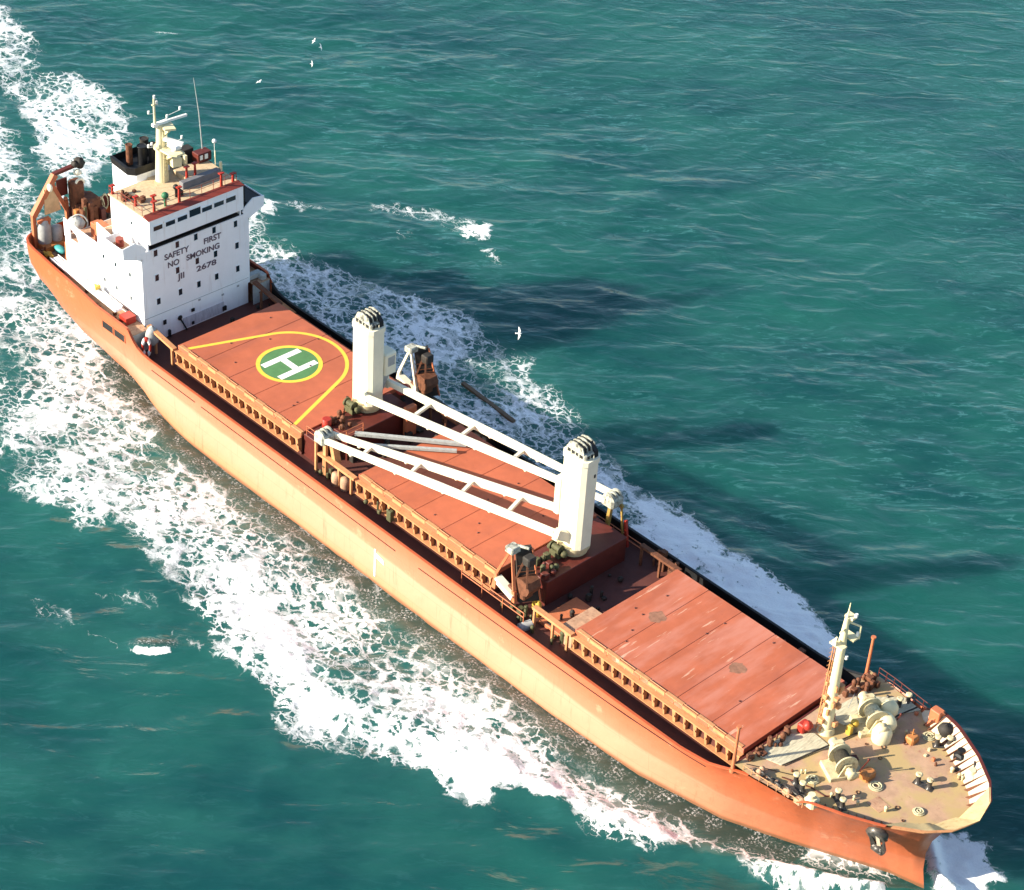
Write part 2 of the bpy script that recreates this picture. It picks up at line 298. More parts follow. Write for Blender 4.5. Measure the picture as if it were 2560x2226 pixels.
# ---------------------------------------------------------------- sea
def inpoly(px, py, poly):
    n = len(poly); ins = np.zeros(px.shape, bool); d2 = np.full(px.shape, 1e9)
    for i in range(n):
        x0, y0 = poly[i]; x1, y1 = poly[(i + 1) % n]
        cond = ((y0 > py) != (y1 > py)) & (px < (x1 - x0) * (py - y0) / ((y1 - y0) if y1 != y0 else 1e-9) + x0); ins ^= cond
        dx, dy = x1 - x0, y1 - y0; t = np.clip(((px - x0) * dx + (py - y0) * dy) / (dx * dx + dy * dy + 1e-9), 0, 1)
        d2 = np.minimum(d2, (px - x0 - t * dx) ** 2 + (py - y0 - t * dy) ** 2)
    d = np.sqrt(d2); return np.where(ins, d, -d)
def vnoise(x, y, seed):
    r = np.random.default_rng(seed); T = r.random((256, 256)); xi = np.floor(x).astype(int); yi = np.floor(y).astype(int); fx = x - xi; fy = y - yi
    fx = fx * fx * (3 - 2 * fx); fy = fy * fy * (3 - 2 * fy); a = T[xi & 255, yi & 255]; b = T[(xi + 1) & 255, yi & 255]; c = T[xi & 255, (yi + 1) & 255]; d = T[(xi + 1) & 255, (yi + 1) & 255]
    return (a * (1 - fx) + b * fx) * (1 - fy) + (c * (1 - fx) + d * fx) * fy
def fbm(x, y, seed, o=4):
    s = 0; a = 0.5
    for k in range(o): s = s + a * vnoise(x * 2 ** k, y * 2 ** k, seed + k); a *= 0.5
    return s
FOAM = [  # outline on the water, density, edge softness
    ([(-62, 8), (-61, -3.2), (-69, -7.5), (-36.2, -28), (-34.4, -25.2), (-31.9, -25.2), (-25.8, -26.7), (-24, -22), (-14.2, -24.0), (-6.8, -24.1), (-4, -20), (8, -18), (26, -13), (40, -7), (52, -4), (54, 0), (40, 0), (-40, 0)], 0.71, 3.0),
    ([(-26, -22), (-14.2, -23.8), (-6.8, -24.1), (-2.7, -26.7), (1.6, -26.7), (4.8, -26.8), (7.3, -28.7), (11.2, -27.8), (14.3, -26.0), (16.6, -24.7), (18.3, -22.2), (22.8, -22.4), (25.5, -21.4), (25.4, -18.5), (27.7, -16.6), (31.2, -16.0), (35.4, -15.5), (39.2, -13.6), (40.7, -11.0), (44.7, -10.4), (48, -9.3), (54, -5.4), (60, -1), (52, -3.6), (40, -8.0), (24, -12.4), (8, -15.2), (-8, -17), (-22, -17)], 0.79, 1.4),
    ([(-10, -17), (8, -21), (20, -18), (36, -11.5), (36, -14.2), (25, -17.4), (24, -20.6), (16, -24.0), (10, -27), (4, -25.5), (-6, -22.5)], 1.02, 1.5),
    ([(-30, -16), (-18, -24), (-6, -22), (8, -22), (-2, -14), (-16, -12)], 0.74, 3.0),
    ([(-36, -27.5), (-60, -9), (-50, -8), (-30, -13), (-24, -24)], 0.75, 3.0),
    ([(-130.5, 33.3), (-125.7, 31.8), (-120.6, 30.8), (-114.0, 29.5), (-109.3, 26.0), (-104.7, 28.6), (-100.8, 29.0), (-96.5, 29.0), (-91.5, 27.8), (-84.7, 22.6), (-82.9, 18.7), (-78.1, 11.1), (-66, 8), (-64, -6), (-74, 2), (-80.6, 7.9), (-89.1, 12.7), (-98.8, 16.9), (-112, 20), (-136, 28)], 0.80, 2.0),
    ([(-136, 26), (-103.2, 15.7), (-89.1, 10.7), (-80.6, 7.9), (-62, 4), (-62, -5), (-70, -8), (-100, 5), (-136, 18)], 0.70, 4.0),
    ([(-70, -7.5), (-64, -7), (-46, -20), (-36, -28), (-60, -20)], 0.76, 3.0),
    ([(-68.2, 27.7), (-65.5, 27.2), (-57.7, 23.1), (-52.0, 23.0), (-46.8, 25.3), (-43.0, 26.6), (-36.4, 28.2), (-30.2, 29.3), (-25.5, 28.7), (-20.3, 29.0), (-17.9, 27.4), (-15.5, 27.3), (-9.2, 26.3), (-6.7, 25.2), (-3.2, 23.9), (-0.5, 21.8), (3.8, 21.7), (8.2, 22.1), (16.2, 20.6), (19.8, 20.1), (25.8, 20.4), (31.6, 18.5), (34.8, 15.0), (36, 9), (30, 6), (-55, 6)], 0.70, 2.2),
    ([(4, 21), (16.2, 20.2), (25.8, 20.0), (31.6, 18.2), (34.8, 14.6), (34, 9), (10, 9)], 1.15, 1.5),
    ([(51.5, 4.6), (53.5, 6.2), (55.5, 8.4), (58.8, 6.6), (60.3, 3.0), (58.0, -0.4), (56, 0), (54.0, 2.0)], 1.0, 1.0),
    ([(-17.7, -29.9), (-16.5, -27.1), (-13.1, -25.1), (-11.0, -26.7), (-13.3, -28.8)], 0.62, 1.6),
    ([(-22.5, -34.8), (-17.1, -32.8), (-13.6, -33.6), (-18.5, -36.3)], 0.60, 1.4),
    ([(-19.6, -35.6), (-12.8, -32.6), (-8.8, -31.0), (-9.2, -32.0), (-13.5, -33.6)], 0.50, 1.0),
    ([(-10.4, -27.4), (-7.1, -28.6), (-2.6, -27), (-6, -25.2)], 0.42, 1.5),
    ([(-64.2, 28.3), (-62.2, 30.7), (-59.4, 32.1), (-57.2, 31.8), (-60.3, 29.0)], 0.52, 1.0),
    ([(-55.8, 36.8), (-54.9, 39.9), (-51.3, 41.5), (-47.0, 43.4), (-43.1, 44.3), (-40.1, 41.6), (-46.0, 39.4), (-50.6, 38.0), (-54.1, 35.6)], 0.60, 1.0),
    ([(-45.8, 40.8), (-43.6, 43.6), (-41.2, 42.0), (-43.0, 40.6)], 0.95, 0.5),
    ([(-53.6, 33.3), (-47.6, 36.2), (-45.8, 35.1), (-48.6, 34.2)], 0.58, 1.0),
    ([(-41.9, 39.6), (-37.4, 41.0), (-34.1, 40.3), (-37.0, 39.0)], 0.48, 1.0),
    ([(-112.6, 42.6), (-109.9, 45.2), (-107.0, 46.9), (-108, 45.1)], 0.58, 0.9),
    ([(-93.5, 44.3), (-90.5, 46.8), (-89.7, 46.3), (-92.4, 43.9)], 0.46, 0.9),
    ([(-68, 27), (-63.5, 28.6), (-60.5, 25.8), (-64, 23.8)], 0.74, 1.0),
]
def sea_axis(lo, hi, step, far):
    core = np.arange(lo, hi + step, step); g = []; d = step; x = 0
    while x < far: d *= 1.25; x += d; g.append(x)
    g = np.array(g); return np.concatenate([(lo - g)[::-1], core, core[-1] + g])
gx = sea_axis(-136, 72, 0.30, 4500); gy = sea_axis(-66, 70, 0.30, 4500)
X, Y = np.meshgrid(gx, gy, indexing='ij'); nx, ny = X.shape
near = np.clip(1 - np.maximum(np.maximum(-136 - X, X - 72), np.maximum(-66 - Y, Y - 70)) / 60, 0, 1)
wx = X + 3.0 * (fbm(X * 0.30, Y * 0.30, 11, 3) - 0.44); wy = Y + 3.0 * (fbm(X * 0.30 + 40, Y * 0.30, 12, 3) - 0.44)
wx += 1.4 * (fbm(X * 1.2, Y * 1.2, 13, 2) - 0.37); wy += 1.4 * (fbm(X * 1.2 + 9, Y * 1.2, 14, 2) - 0.37)
dens = np.zeros_like(X); soft = np.zeros_like(X)
core = (near > 0.9)
for poly, dv, es in FOAM:
    xs = [p[0] for p in poly]; ys = [p[1] for p in poly]
    m = (X > min(xs) - 12) & (X < max(xs) + 12) & (Y > min(ys) - 12) & (Y < max(ys) + 12) & core
    sd = inpoly(wx[m], wy[m], poly); t = np.clip(sd / es * 0.5 + 0.5, 0, 1); t = t * t * (3 - 2 * t)
    dens[m] = np.maximum(dens[m], dv * t); t2 = np.clip((sd + 3.0) / 6.0, 0, 1); soft[m] = np.maximum(soft[m], t2 * t2 * (3 - 2 * t2) * min(1, dv))
dens *= (0.50 + 1.05 * fbm(X * 0.13, Y * 0.13, 31, 3))
def hull_w(x): return np.interp(x, [-62, -54, -47, -40, -32, 20, 31, 39.6, 46, 51.6, 56], [0, 1.5, 5.4, 7.2, 9, 9, 8.4, 6.6, 4.3, 2.6, 0])
hd = -Y - hull_w(X)                                           # distance off the starboard side
slick = np.exp(-((hd - 0.9) / (1.2 + 1.6 * fbm(X * 0.15, Y * 0.15, 91, 2))) ** 2) * (X > -58) * (X < 47) * (Y < 0)
dens *= 1 - 0.50 * slick
# waves
ca, sa = 0.687, 0.727                                        # crest direction
u = X * ca + Y * sa; v = -X * sa + Y * ca
H = 1.6 * (fbm(u * 0.045, v * 0.10, 51, 3) - 0.44) + 1.5 * (fbm(X * 0.05 + 7, Y * 0.05 + 3, 55, 2) - 0.37) + 0.34 * (fbm(u * 0.25, v * 0.5, 61, 3) - 0.44) + 0.22 * (1 - np.abs(2 * fbm(u * 0.16 + 5, v * 0.34, 65, 3) - 0.88) * 3).clip(0, 1)
H *= 0.75
chop = (fbm(X * 0.9, Y * 0.9, 71, 3) - 0.44)
H += np.minimum(soft, 1) * (0.50 * chop + 0.25 * (fbm(X * 0.35, Y * 0.35, 75, 3) - 0.44))
bank = np.exp(-((hd - (3.0 + (50 - X) * 0.20)) / (1.0 + (50 - X).clip(0, 200) * 0.05)) ** 2) * ((X > -30) & (X < 54)) * (Y < 0) * np.clip((X + 30) / 40, 0, 1)
hp = Y - hull_w(X); bank2 = np.exp(-((hp - 6) / 5.0) ** 2) * ((X > -10) & (X < 36)) * (Y > 0) * np.clip((X + 10) / 30, 0, 1) * np.clip((36 - X) / 6, 0, 1)
H += bank * 0.7 * (0.8 + 0.4 * chop) + bank2 * 0.6
H += 1.1 * np.exp(-((hd - 1.2 - (57 - X).clip(0, 99) * 0.28) / 0.9) ** 2) * ((X > 40) & (X < 58)) * (Y < 1) * np.clip((X - 40) / 12, 0, 1) + 1.1 * np.exp(-((hp - 1.2 - (57 - X).clip(0, 99) * 0.28) / 0.9) ** 2) * ((X > 40) & (X < 58)) * (Y >= 1) * np.clip((X - 40) / 12, 0, 1)
hull_zone = np.clip((np.abs(Y) - hull_w(X)) / 1.5, 0, 1); H *= np.where((X > -64) & (X < 55), 0.35 + 0.65 * hull_zone, 1)
# a small breaking wave on the lower left
bx, by = -7.9, -30.1; a_ = (X - bx) * 0.72 + (Y - by) * 0.70; b_ = -(X - bx) * 0.70 + (Y - by) * 0.72
H += 0.42 * np.exp(-(a_ / 2.1) ** 4) * np.where(b_ > 0, np.exp(-(b_ / 1.3) ** 2), np.exp(-(b_ / 0.35) ** 2))
brk = np.exp(-((a_) / 1.75) ** 6) * np.exp(-((b_ + 0.62 - 0.09 * a_ ** 2) / 0.42) ** 4)
dens = np.maximum(dens, 1.35 * brk); slick = np.maximum(slick, 1.1 * np.exp(-(a_ / 1.9) ** 4) * np.exp(-((b_ - 0.45 - 0.05 * a_ ** 2) / 0.55) ** 4))
H *= near
Z = WZ + H
faces = np.stack([(np.arange(nx - 1)[:, None] * ny + np.arange(ny - 1)[None, :])], -1)
i0 = (np.arange(nx - 1)[:, None] * ny + np.arange(ny - 1)[None, :]).ravel()
quads = np.stack([i0, i0 + ny, i0 + ny + 1, i0 + 1], 1)
me = bpy.data.meshes.new('sea'); me.vertices.add(nx * ny); me.vertices.foreach_set('co', np.stack([X, Y, Z], -1).astype(np.float32).ravel())
me.loops.add(quads.size); me.loops.foreach_set('vertex_index', quads.ravel().astype(np.int32)); me.polygons.add(len(quads))
me.polygons.foreach_set('loop_start', (np.arange(len(quads)) * 4).astype(np.int32)); me.polygons.foreach_set('loop_total', np.full(len(quads), 4, np.int32))
me.polygons.foreach_set('use_smooth', np.ones(len(quads), bool)); me.update(calc_edges=True)
for nm, arr in (('foam', dens), ('aerated', soft), ('slick', slick)):
    at = me.attributes.new(nm, 'FLOAT', 'POINT'); at.data.foreach_set('value', arr.astype(np.float32).ravel())
sea = bpy.data.objects.new('sea', me); C.objects.link(sea); sea['kind'] = 'structure'
def sea_material():
    m = bpy.data.materials.new('sea_water'); m.use_nodes = True; t = m.node_tree; N = t.nodes; L = t.links; b = N['Principled BSDF']
    g = N.new('ShaderNodeNewGeometry')
    def M2(op, a, b_=None, c=None, clamp=False):
        q = N.new('ShaderNodeMath'); q.operation = op; q.use_clamp = clamp
        for i, x in enumerate((a, b_, c)):
            if x is None: continue
            if isinstance(x, (int, float)): q.inputs[i].default_value = x
            else: L.new(x, q.inputs[i])
        return q.outputs[0]
    def mapping(scale, rot=0, loc=(0, 0, 0), src=None):
        q = N.new('ShaderNodeMapping'); q.inputs['Scale'].default_value = scale; q.inputs['Rotation'].default_value = (0, 0, rot); q.inputs['Location'].default_value = loc
        if rot and src is None:
            r_ = N.new('ShaderNodeMapping'); r_.inputs['Rotation'].default_value = (0, 0, rot); L.new(g.outputs['Position'], r_.inputs[0]); q.inputs['Rotation'].default_value = (0, 0, 0); src = r_.outputs[0]
        L.new(src or g.outputs['Position'], q.inputs[0]); return q.outputs[0]
    def noise(vec, s, d=5, r=0.55, dist=0.0):
        q = N.new('ShaderNodeTexNoise'); q.inputs['Scale'].default_value = s; q.inputs['Detail'].default_value = d; q.inputs['Roughness'].default_value = r; q.inputs['Distortion'].default_value = dist
        L.new(vec, q.inputs['Vector']); return q
    def rng_(x, a, b_, c=0.0, d=1.0, sm=True):
        q = N.new('ShaderNodeMapRange'); q.interpolation_type = 'SMOOTHSTEP' if sm else 'LINEAR'; L.new(x, q.inputs[0])
        for i, y in ((1, a), (2, b_), (3, c), (4, d)):
            if isinstance(y, (int, float)): q.inputs[i].default_value = y
            else: L.new(y, q.inputs[i])
        return q.outputs[0]
    def attr(n):
        q = N.new('ShaderNodeAttribute'); q.attribute_name = n; return q.outputs['Fac']
    foam = attr('foam'); aer = attr('aerated'); slick_ = attr('slick')
    # warped coordinates for the lacy foam
    wn = noise(mapping((1, 1, 0)), 0.55, 4, 0.6); sub = N.new('ShaderNodeVectorMath'); sub.operation = 'SUBTRACT'; L.new(wn.outputs['Color'], sub.inputs[0]); sub.inputs[1].default_value = (0.5, 0.5, 0.5)
    scl = N.new('ShaderNodeVectorMath'); scl.operation = 'SCALE'; L.new(sub.outputs[0], scl.inputs[0]); scl.inputs['Scale'].default_value = 2.2
    wn2 = noise(mapping((1, 1, 0), loc=(5, 5, 0)), 2.4, 4, 0.65); sub2 = N.new('ShaderNodeVectorMath'); sub2.operation = 'SUBTRACT'; L.new(wn2.outputs['Color'], sub2.inputs[0]); sub2.inputs[1].default_value = (0.5, 0.5, 0.5)
    scl2 = N.new('ShaderNodeVectorMath'); scl2.operation = 'SCALE'; L.new(sub2.outputs[0], scl2.inputs[0]); scl2.inputs['Scale'].default_value = 0.75
    ad = N.new('ShaderNodeVectorMath'); L.new(g.outputs['Position'], ad.inputs[0]); L.new(scl.outputs[0], ad.inputs[1])
    ad2 = N.new('ShaderNodeVectorMath'); L.new(ad.outputs[0], ad2.inputs[0]); L.new(scl2.outputs[0], ad2.inputs[1])
    def vor(s, stretch=(1, 1, 0)):
        q = N.new('ShaderNodeTexVoronoi'); q.feature = 'DISTANCE_TO_EDGE'; q.inputs['Scale'].default_value = s; L.new(mapping(stretch, rot=R(-40), src=ad2.outputs[0]), q.inputs['Vector']); return q.outputs['Distance']
    v1 = vor(0.42, (0.75, 1.2, 0)); v2 = vor(1.05, (0.8, 1.15, 0)); v3 = vor(2.8)
    # density selects how wide the foam walls are
    size = noise(mapping((1, 1, 0), loc=(31, 2, 0)), 0.16, 3, 0.6).outputs['Fac']
    w1 = rng_(foam, 0.22, 1.25, -0.03, 0.34, False); w2 = rng_(foam, 0.30, 1.25, -0.05, 0.36, False); w3 = rng_(foam, 0.40, 1.25, -0.06, 0.38, False)
    fine = noise(mapping((1, 1, 0)), 5.0, 5, 0.7).outputs['Fac']
    wob = M2('MULTIPLY_ADD', fine, 0.16, -0.08)
    def lace(v_, w_, s):
        d = M2('ADD', M2('SUBTRACT', w_, v_), wob); return rng_(d, -0.02 * s, 0.08 * s, 0.0, 1.0)
    l1 = lace(v1, w1, 1.0); l2 = lace(v2, w2, 1.0); l3 = lace(v3, w3, 1.2)
    sel = rng_(size, 0.42, 0.60, 0.0, 1.0)
    a = M2('MULTIPLY', l1, M2('MULTIPLY_ADD', l2, 0.3, 0.7)); b1 = M2('MULTIPLY', l2, M2('MULTIPLY_ADD', l3, 0.35, 0.65))
    mixl = N.new('ShaderNodeMix'); L.new(sel, mixl.inputs[0]); L.new(M2('MAXIMUM', a, M2('MULTIPLY', b1, 0.65)), mixl.inputs[2]); L.new(b1, mixl.inputs[3])
    f = mixl.outputs[0]
    blot = noise(mapping((1, 1, 0), loc=(3, 9, 0)), 0.8, 5, 0.68).outputs['Fac']
    th = rng_(foam, 0.1, 1.2, 0.86, 0.32, False)
    bl = rng_(M2('SUBTRACT', blot, th), 0.0, 0.09, 0.0, 1.0)
    f = M2('MAXIMUM', f, bl)
    gate = rng_(foam, 0.16, 0.42, 0.0, 1.0); f = M2('MULTIPLY', f, gate)
    grain = noise(mapping((1, 1, 0), loc=(8, 8, 0)), 4.2, 4, 0.7).outputs['Fac']; gr2 = noise(mapping((1, 1, 0), loc=(18, 8, 0)), 0.5, 4, 0.6).outputs['Fac']
    f = M2('MAXIMUM', f, M2('MULTIPLY', M2('MULTIPLY', rng_(grain, 0.50, 0.62), rng_(gr2, 0.42, 0.58)), M2('MULTIPLY', slick_, 0.55)))
    # pale streaks on the open sea: sky reflection and thin foam put into the colour
    rotv = R(46.6)
    st = noise(mapping((0.16, 0.62, 0), rot=-rotv), 1.0, 6, 0.62, 1.2).outputs['Fac']; band = noise(mapping((0.03, 0.05, 0), loc=(2, 4, 0)), 1.0, 3, 0.5).outputs['Fac']
    ridge = M2('SUBTRACT', 1.0, M2('MULTIPLY', M2('ABSOLUTE', M2('SUBTRACT', st, 0.5)), 22.0), None, True)
    st2 = noise(mapping((0.30, 1.3, 0), rot=-rotv, loc=(9, 1, 0)), 1.0, 5, 0.6, 0.8).outputs['Fac']
    streak = M2('MULTIPLY', M2('MULTIPLY', ridge, rng_(st2, 0.47, 0.62)), rng_(band, 0.38, 0.60, 0.15, 1.0))
    sp = N.new('ShaderNodeSeparateXYZ'); L.new(g.outputs['Position'], sp.inputs[0]); ruffle = rng_(sp.outputs['Y'], -25.0, 60.0, 0.22, 1.0); streak = M2('MULTIPLY', streak, ruffle)
    # water colour
    big = noise(mapping((1, 1.6, 0), rot=-rotv, loc=(1, 2, 0)), 0.030, 3, 0.5).outputs['Fac']
    mid = noise(mapping((0.4, 0.8, 0), rot=-rotv), 0.22, 5, 0.6).outputs['Fac']
    def mix(fac, c1, c2):
        q = N.new('ShaderNodeMixRGB')
        if isinstance(fac, (int, float)): q.inputs[0].default_value = fac
        else: L.new(fac, q.inputs[0])
        for i, c in ((1, c1), (2, c2)):
            if isinstance(c, tuple): q.inputs[i].default_value = (*c, 1)
            else: L.new(c, q.inputs[i])
        return q.outputs[0]
    col = mix(rng_(big, 0.38, 0.62), (0.0050, 0.052, 0.054), (0.0090, 0.080, 0.069))
    col = mix(rng_(mid, 0.35, 0.68, 0.0, 0.5), col, (0.018, 0.105, 0.088))
    col = mix(M2('MULTIPLY', aer, 0.42), col, (0.036, 0.14, 0.115))
    col = mix(M2('MULTIPLY', slick_, 0.6), col, (0.032, 0.040, 0.030))
    col = mix(M2('MULTIPLY', streak, 0.45), col, (0.09, 0.27, 0.28))
    haze_ = M2('MULTIPLY', rng_(foam, 0.35, 1.0, 0.0, 0.10), rng_(blot, 0.38, 0.6)); col = mix(haze_, col, (0.42, 0.50, 0.47))
    fcol = mix(rng_(fine, 0.3, 0.7), (0.80, 0.83, 0.84), (0.90, 0.91, 0.91)); L.new(mix(f, col, fcol), b.inputs['Base Color'])
    L.new(M2('MULTIPLY_ADD', f, 0.55, 0.16), b.inputs['Roughness']); b.inputs['IOR'].default_value = 1.33; b.inputs['Specular IOR Level'].default_value = 0.6
    b.subsurface_method = 'BURLEY'; L.new(M2('SUBTRACT', 1.0, M2('MULTIPLY', f, 1.4), None, True), b.inputs['Subsurface Weight']); b.inputs['Subsurface Radius'].default_value = (1.0, 1.0, 1.0); b.inputs['Subsurface Scale'].default_value = 9.0
    # surface relief
    r1 = noise(mapping((0.5, 1.0, 0), rot=-rotv), 0.30, 4, 0.50, 0.6).outputs['Fac']; r2 = noise(mapping((0.6, 1.0, 0), rot=-rotv, loc=(4, 4, 0)), 2.0, 3, 0.5).outputs['Fac']
    hgt = M2('MULTIPLY_ADD', r2, 0.035, M2('MULTIPLY', r1, 0.6)); hgt = M2('MULTIPLY_ADD', M2('MULTIPLY', f, M2('MULTIPLY_ADD', fine, 0.9, 0.5)), 0.07, hgt)
    bp = N.new('ShaderNodeBump'); bp.inputs['Strength'].default_value = 0.75; bp.inputs['Distance'].default_value = 0.9; L.new(hgt, bp.inputs['Height']); L.new(bp.outputs[0], b.inputs['Normal'])
    return m
me.materials.append(sea_material())

# ---------------------------------------------------------------- the ship: hull and decks
ship = thing('cargo_ship', (0, 0, WZ), 'long orange cargo ship under way with two cream cranes and a green helicopter circle', 'ship')
def it(x, xs, ys): return float(np.interp(x, xs, ys))
TB = ([-61.0, -60.8, -60.3, -59.4, -58, -54, -50, -44, 33, 37, 41, 44, 47.5, 49.5, 51.7, 54.6, 57.0, 58.5, 59.1], [6.9, 7.4, 7.95, 8.35, 8.6, 8.85, 9, 9, 9, 8.95, 8.8, 8.75, 8.4, 8.25, 7.55, 6.1, 4.35, 2.4, 0.0])
TZ = ([-61.0, -57, -50, -46, -40.6, -39.9, -39.2, -38.2, -37, 0, 36, 39, 41, 42.5, 43.5, 48.0, 49.0, 51, 59.1], [3.0, 3.0, 2.6, 2.0, 1.9, 1.0, 0.45, 0.12, 0, 0, 0, 0.35, 1.1, 1.75, 2.0, 2.1, 3.1, 3.35, 3.45])
WB = ([-61, -52, -46, -41, -36, -31, 22, 31, 39.6, 46, 51.6, 55.5, 59.1], [2.0, 3.6, 5.8, 7.0, 8.3, 9, 9, 8.4, 6.7, 4.5, 2.3, 0.75, 0.0])
st = sorted(set(list(np.linspace(-61.0, -56, 20)) + list(np.arange(-55, -41, 1.5)) + list(np.linspace(-40.8, -36.8, 13)) + list(np.arange(-35, 35, 3.5)) + list(np.linspace(36, 50, 24)) + list(np.linspace(50.6, 59.1, 26))))
ZB = -8.5; ts = [0, .06, .12, .2, .3, .42, .55, .7, .85, 1.0]
def xe(z): return it(z, [-9, -7, -4.5, -2.5, -1, 0.6, 2.2, 3.5], [56.2, 55.8, 55.2, 55.2, 55.7, 56.6, 58.0, 59.1])
def hull_pt(x, t, side, inset=0.0):
    zt = it(x, *TZ); zk = it(x, [-61, -55, -50, -45.5], [-1.6, -4.2, -6.6, ZB]); z = zt + (ZB - zt) * t; yb = it(x, *TB) - inset; xx = x
    zc = max(z, zk); yw = it(x, *WB) - inset
    s = max(0.0, min(1.0, (zt - zc) / (zt - WZ)))
    p = 0.75 if x > 30 else (2.6 if x < -30 else 1.0)
    y = yb + (yw - yb) * (s ** p)
    if x < -44:
        s2 = max(0.0, min(1.0, (zt - zc) / (zt - zk))); k = min(1.0, (-44 - x) / 8.0); y = y * (1 - k) + k * yb * (1 - s2 ** 6) ** 0.8
    if x > 40: xx = 40 + (x - 40) * (xe(z) - 40) / 19.1
    if x < -54: xx = -54 + (x + 54) * (1 - 0.22 * max(0.0, (zt - zc) / (zt - zk)) ** 2)
    return (xx, side * max(y, 0.0), zc)
mb = MB()
for side in (-1, 1):
    vs = [hull_pt(x, t, side) for x in st for t in ts]; n = len(ts)
    fs = []
    for i in range(len(st) - 1):
        for k in range(n - 1):
            q = (i * n + k, i * n + k + 1, (i + 1) * n + k + 1, (i + 1) * n + k); fs.append(q if side < 0 else q[::-1])
    mb.add(vs, fs, True)
tv = [hull_pt(-61.0, t, s_) for t in ts for s_ in (-1, 1)]
mb.add(tv, [(2 * k, 2 * k + 2, 2 * k + 3, 2 * k + 1)[::-1] for k in range(len(ts) - 1)])
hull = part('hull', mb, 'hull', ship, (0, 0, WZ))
# inner face and capping rail of the bulwark
def at_z(x, z, side, inset):
    t = (z - it(x, *TZ)) / (ZB - it(x, *TZ)); return hull_pt(x, t, side, inset)
def strip(xa, xb, zlow, side, inset=0.14):
    xs = [x for x in st if xa <= x <= xb]; m_ = MB(); vs = []
    for x in xs: vs += [hull_pt(x, 0.0, side, inset), at_z(x, min(zlow(x), it(x, *TZ) - 0.02), side, inset)]
    m_.add(vs, [((2 * i, 2 * i + 2, 2 * i + 3, 2 * i + 1) if side < 0 else (2 * i, 2 * i + 1, 2 * i + 3, 2 * i + 2)) for i in range(len(xs) - 1)], True)
    return m_
part('bulwark_lining', strip(-40.0, 42.2, lambda x: -1.1, -1), 'maindeck', ship); part('bulwark_lining', strip(-40.0, 42.2, lambda x: -1.1, 1), 'black', ship)  # port face coloured black for the shade the hatch coaming throws on it
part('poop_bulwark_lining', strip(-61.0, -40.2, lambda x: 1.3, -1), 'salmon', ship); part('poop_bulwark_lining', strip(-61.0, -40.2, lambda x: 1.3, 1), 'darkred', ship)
part('bow_bulwark_lining', strip(48.0, 59.1, lambda x: 2.0, -1, 0.2), 'bulwark_white', ship); part('bow_bulwark_lining', strip(48.0, 59.1, lambda x: 2.0, 1, 0.2), 'bulwark_white', ship)
def cap(xa, xb, wd=0.24, up_=0.03, sides=(-1, 1)):
    m_ = MB(); xs = [x for x in st if xa <= x <= xb]
    for side in sides:
        vs = []
        for x in xs:
            p = Vector(hull_pt(x, 0, side)); a = Vector(hull_pt(x, 0, side, wd)); o_ = p + (p - a) * 0.2
            vs += [(o_.x, o_.y, o_.z - 0.05), (o_.x, o_.y, o_.z + up_), (a.x, a.y, a.z + up_), (a.x, a.y, a.z - 0.05)]
        for i in range(len(xs) - 1):
            for k in range(4):
                q = (4 * i + k, 4 * i + 4 + k, 4 * i + 4 + (k + 1) % 4, 4 * i + (k + 1) % 4); m_.add([vs[j] for j in q], [(0, 1, 2, 3) if side > 0 else (3, 2, 1, 0)], True)
    return m_
M_['hulltop'] = mat('bulwark_cap_paint', (0.42, 0.09, 0.035), 0.5, 0.1, 1.0, rust=0.2)
part('bulwark_cap', cap(-61.0, 43.5, 0.22, sides=(-1,)), 'hulltop', ship); part('bulwark_cap', cap(-40.0, 43.5, 0.22, sides=(1,)), 'black', ship); part('bulwark_cap', cap(-61.0, -40.2, 0.22, sides=(1,)), 'hulltop', ship)  # the black port cap carries the same painted shade amidships
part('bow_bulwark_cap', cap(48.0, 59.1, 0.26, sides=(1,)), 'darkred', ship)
part('bow_bulwark_cap', cap(48.0, 55.0, 0.2, sides=(-1,)), 'hulltop', ship); part('bow_bulwark_cap', cap(55.0, 59.1, 0.3, sides=(-1,)), 'coaming', ship)
for s_, xa in ((-1, 54.4), (1, 57.4)):
    xs = [x for x in st if x >= xa]; mb = MB(); vs = []
    for x in xs:
        a = Vector(hull_pt(x, 0, s_, 0.12)); wd = 0.15 + 1.9 * min(1, (x - xa) / 2.0); n_ = Vector((-0.80, -s_ * 0.6, 0)) if x < 58 else Vector((-1, -s_ * 0.15, 0)); b = a + n_ * wd; b.z = a.z - 0.85 * wd / 1.5; b.y = s_ * max(s_ * b.y, 0.0)
        vs += [tuple(a + Vector((0, 0, 0.05))), tuple(b)]
    mb.add(vs, [(2 * i, 2 * i + 2, 2 * i + 3, 2 * i + 1) if s_ < 0 else (2 * i, 2 * i + 1, 2 * i + 3, 2 * i + 2) for i in range(len(xs) - 1)], True); part('bow_apron', mb, M_.setdefault('apron', mat('stained_cream_plate', (0.52, 0.40, 0.20), 0.55, 0.15, 1.2, rust=0.55, rustcol=(0.36, 0.18, 0.05))), ship)
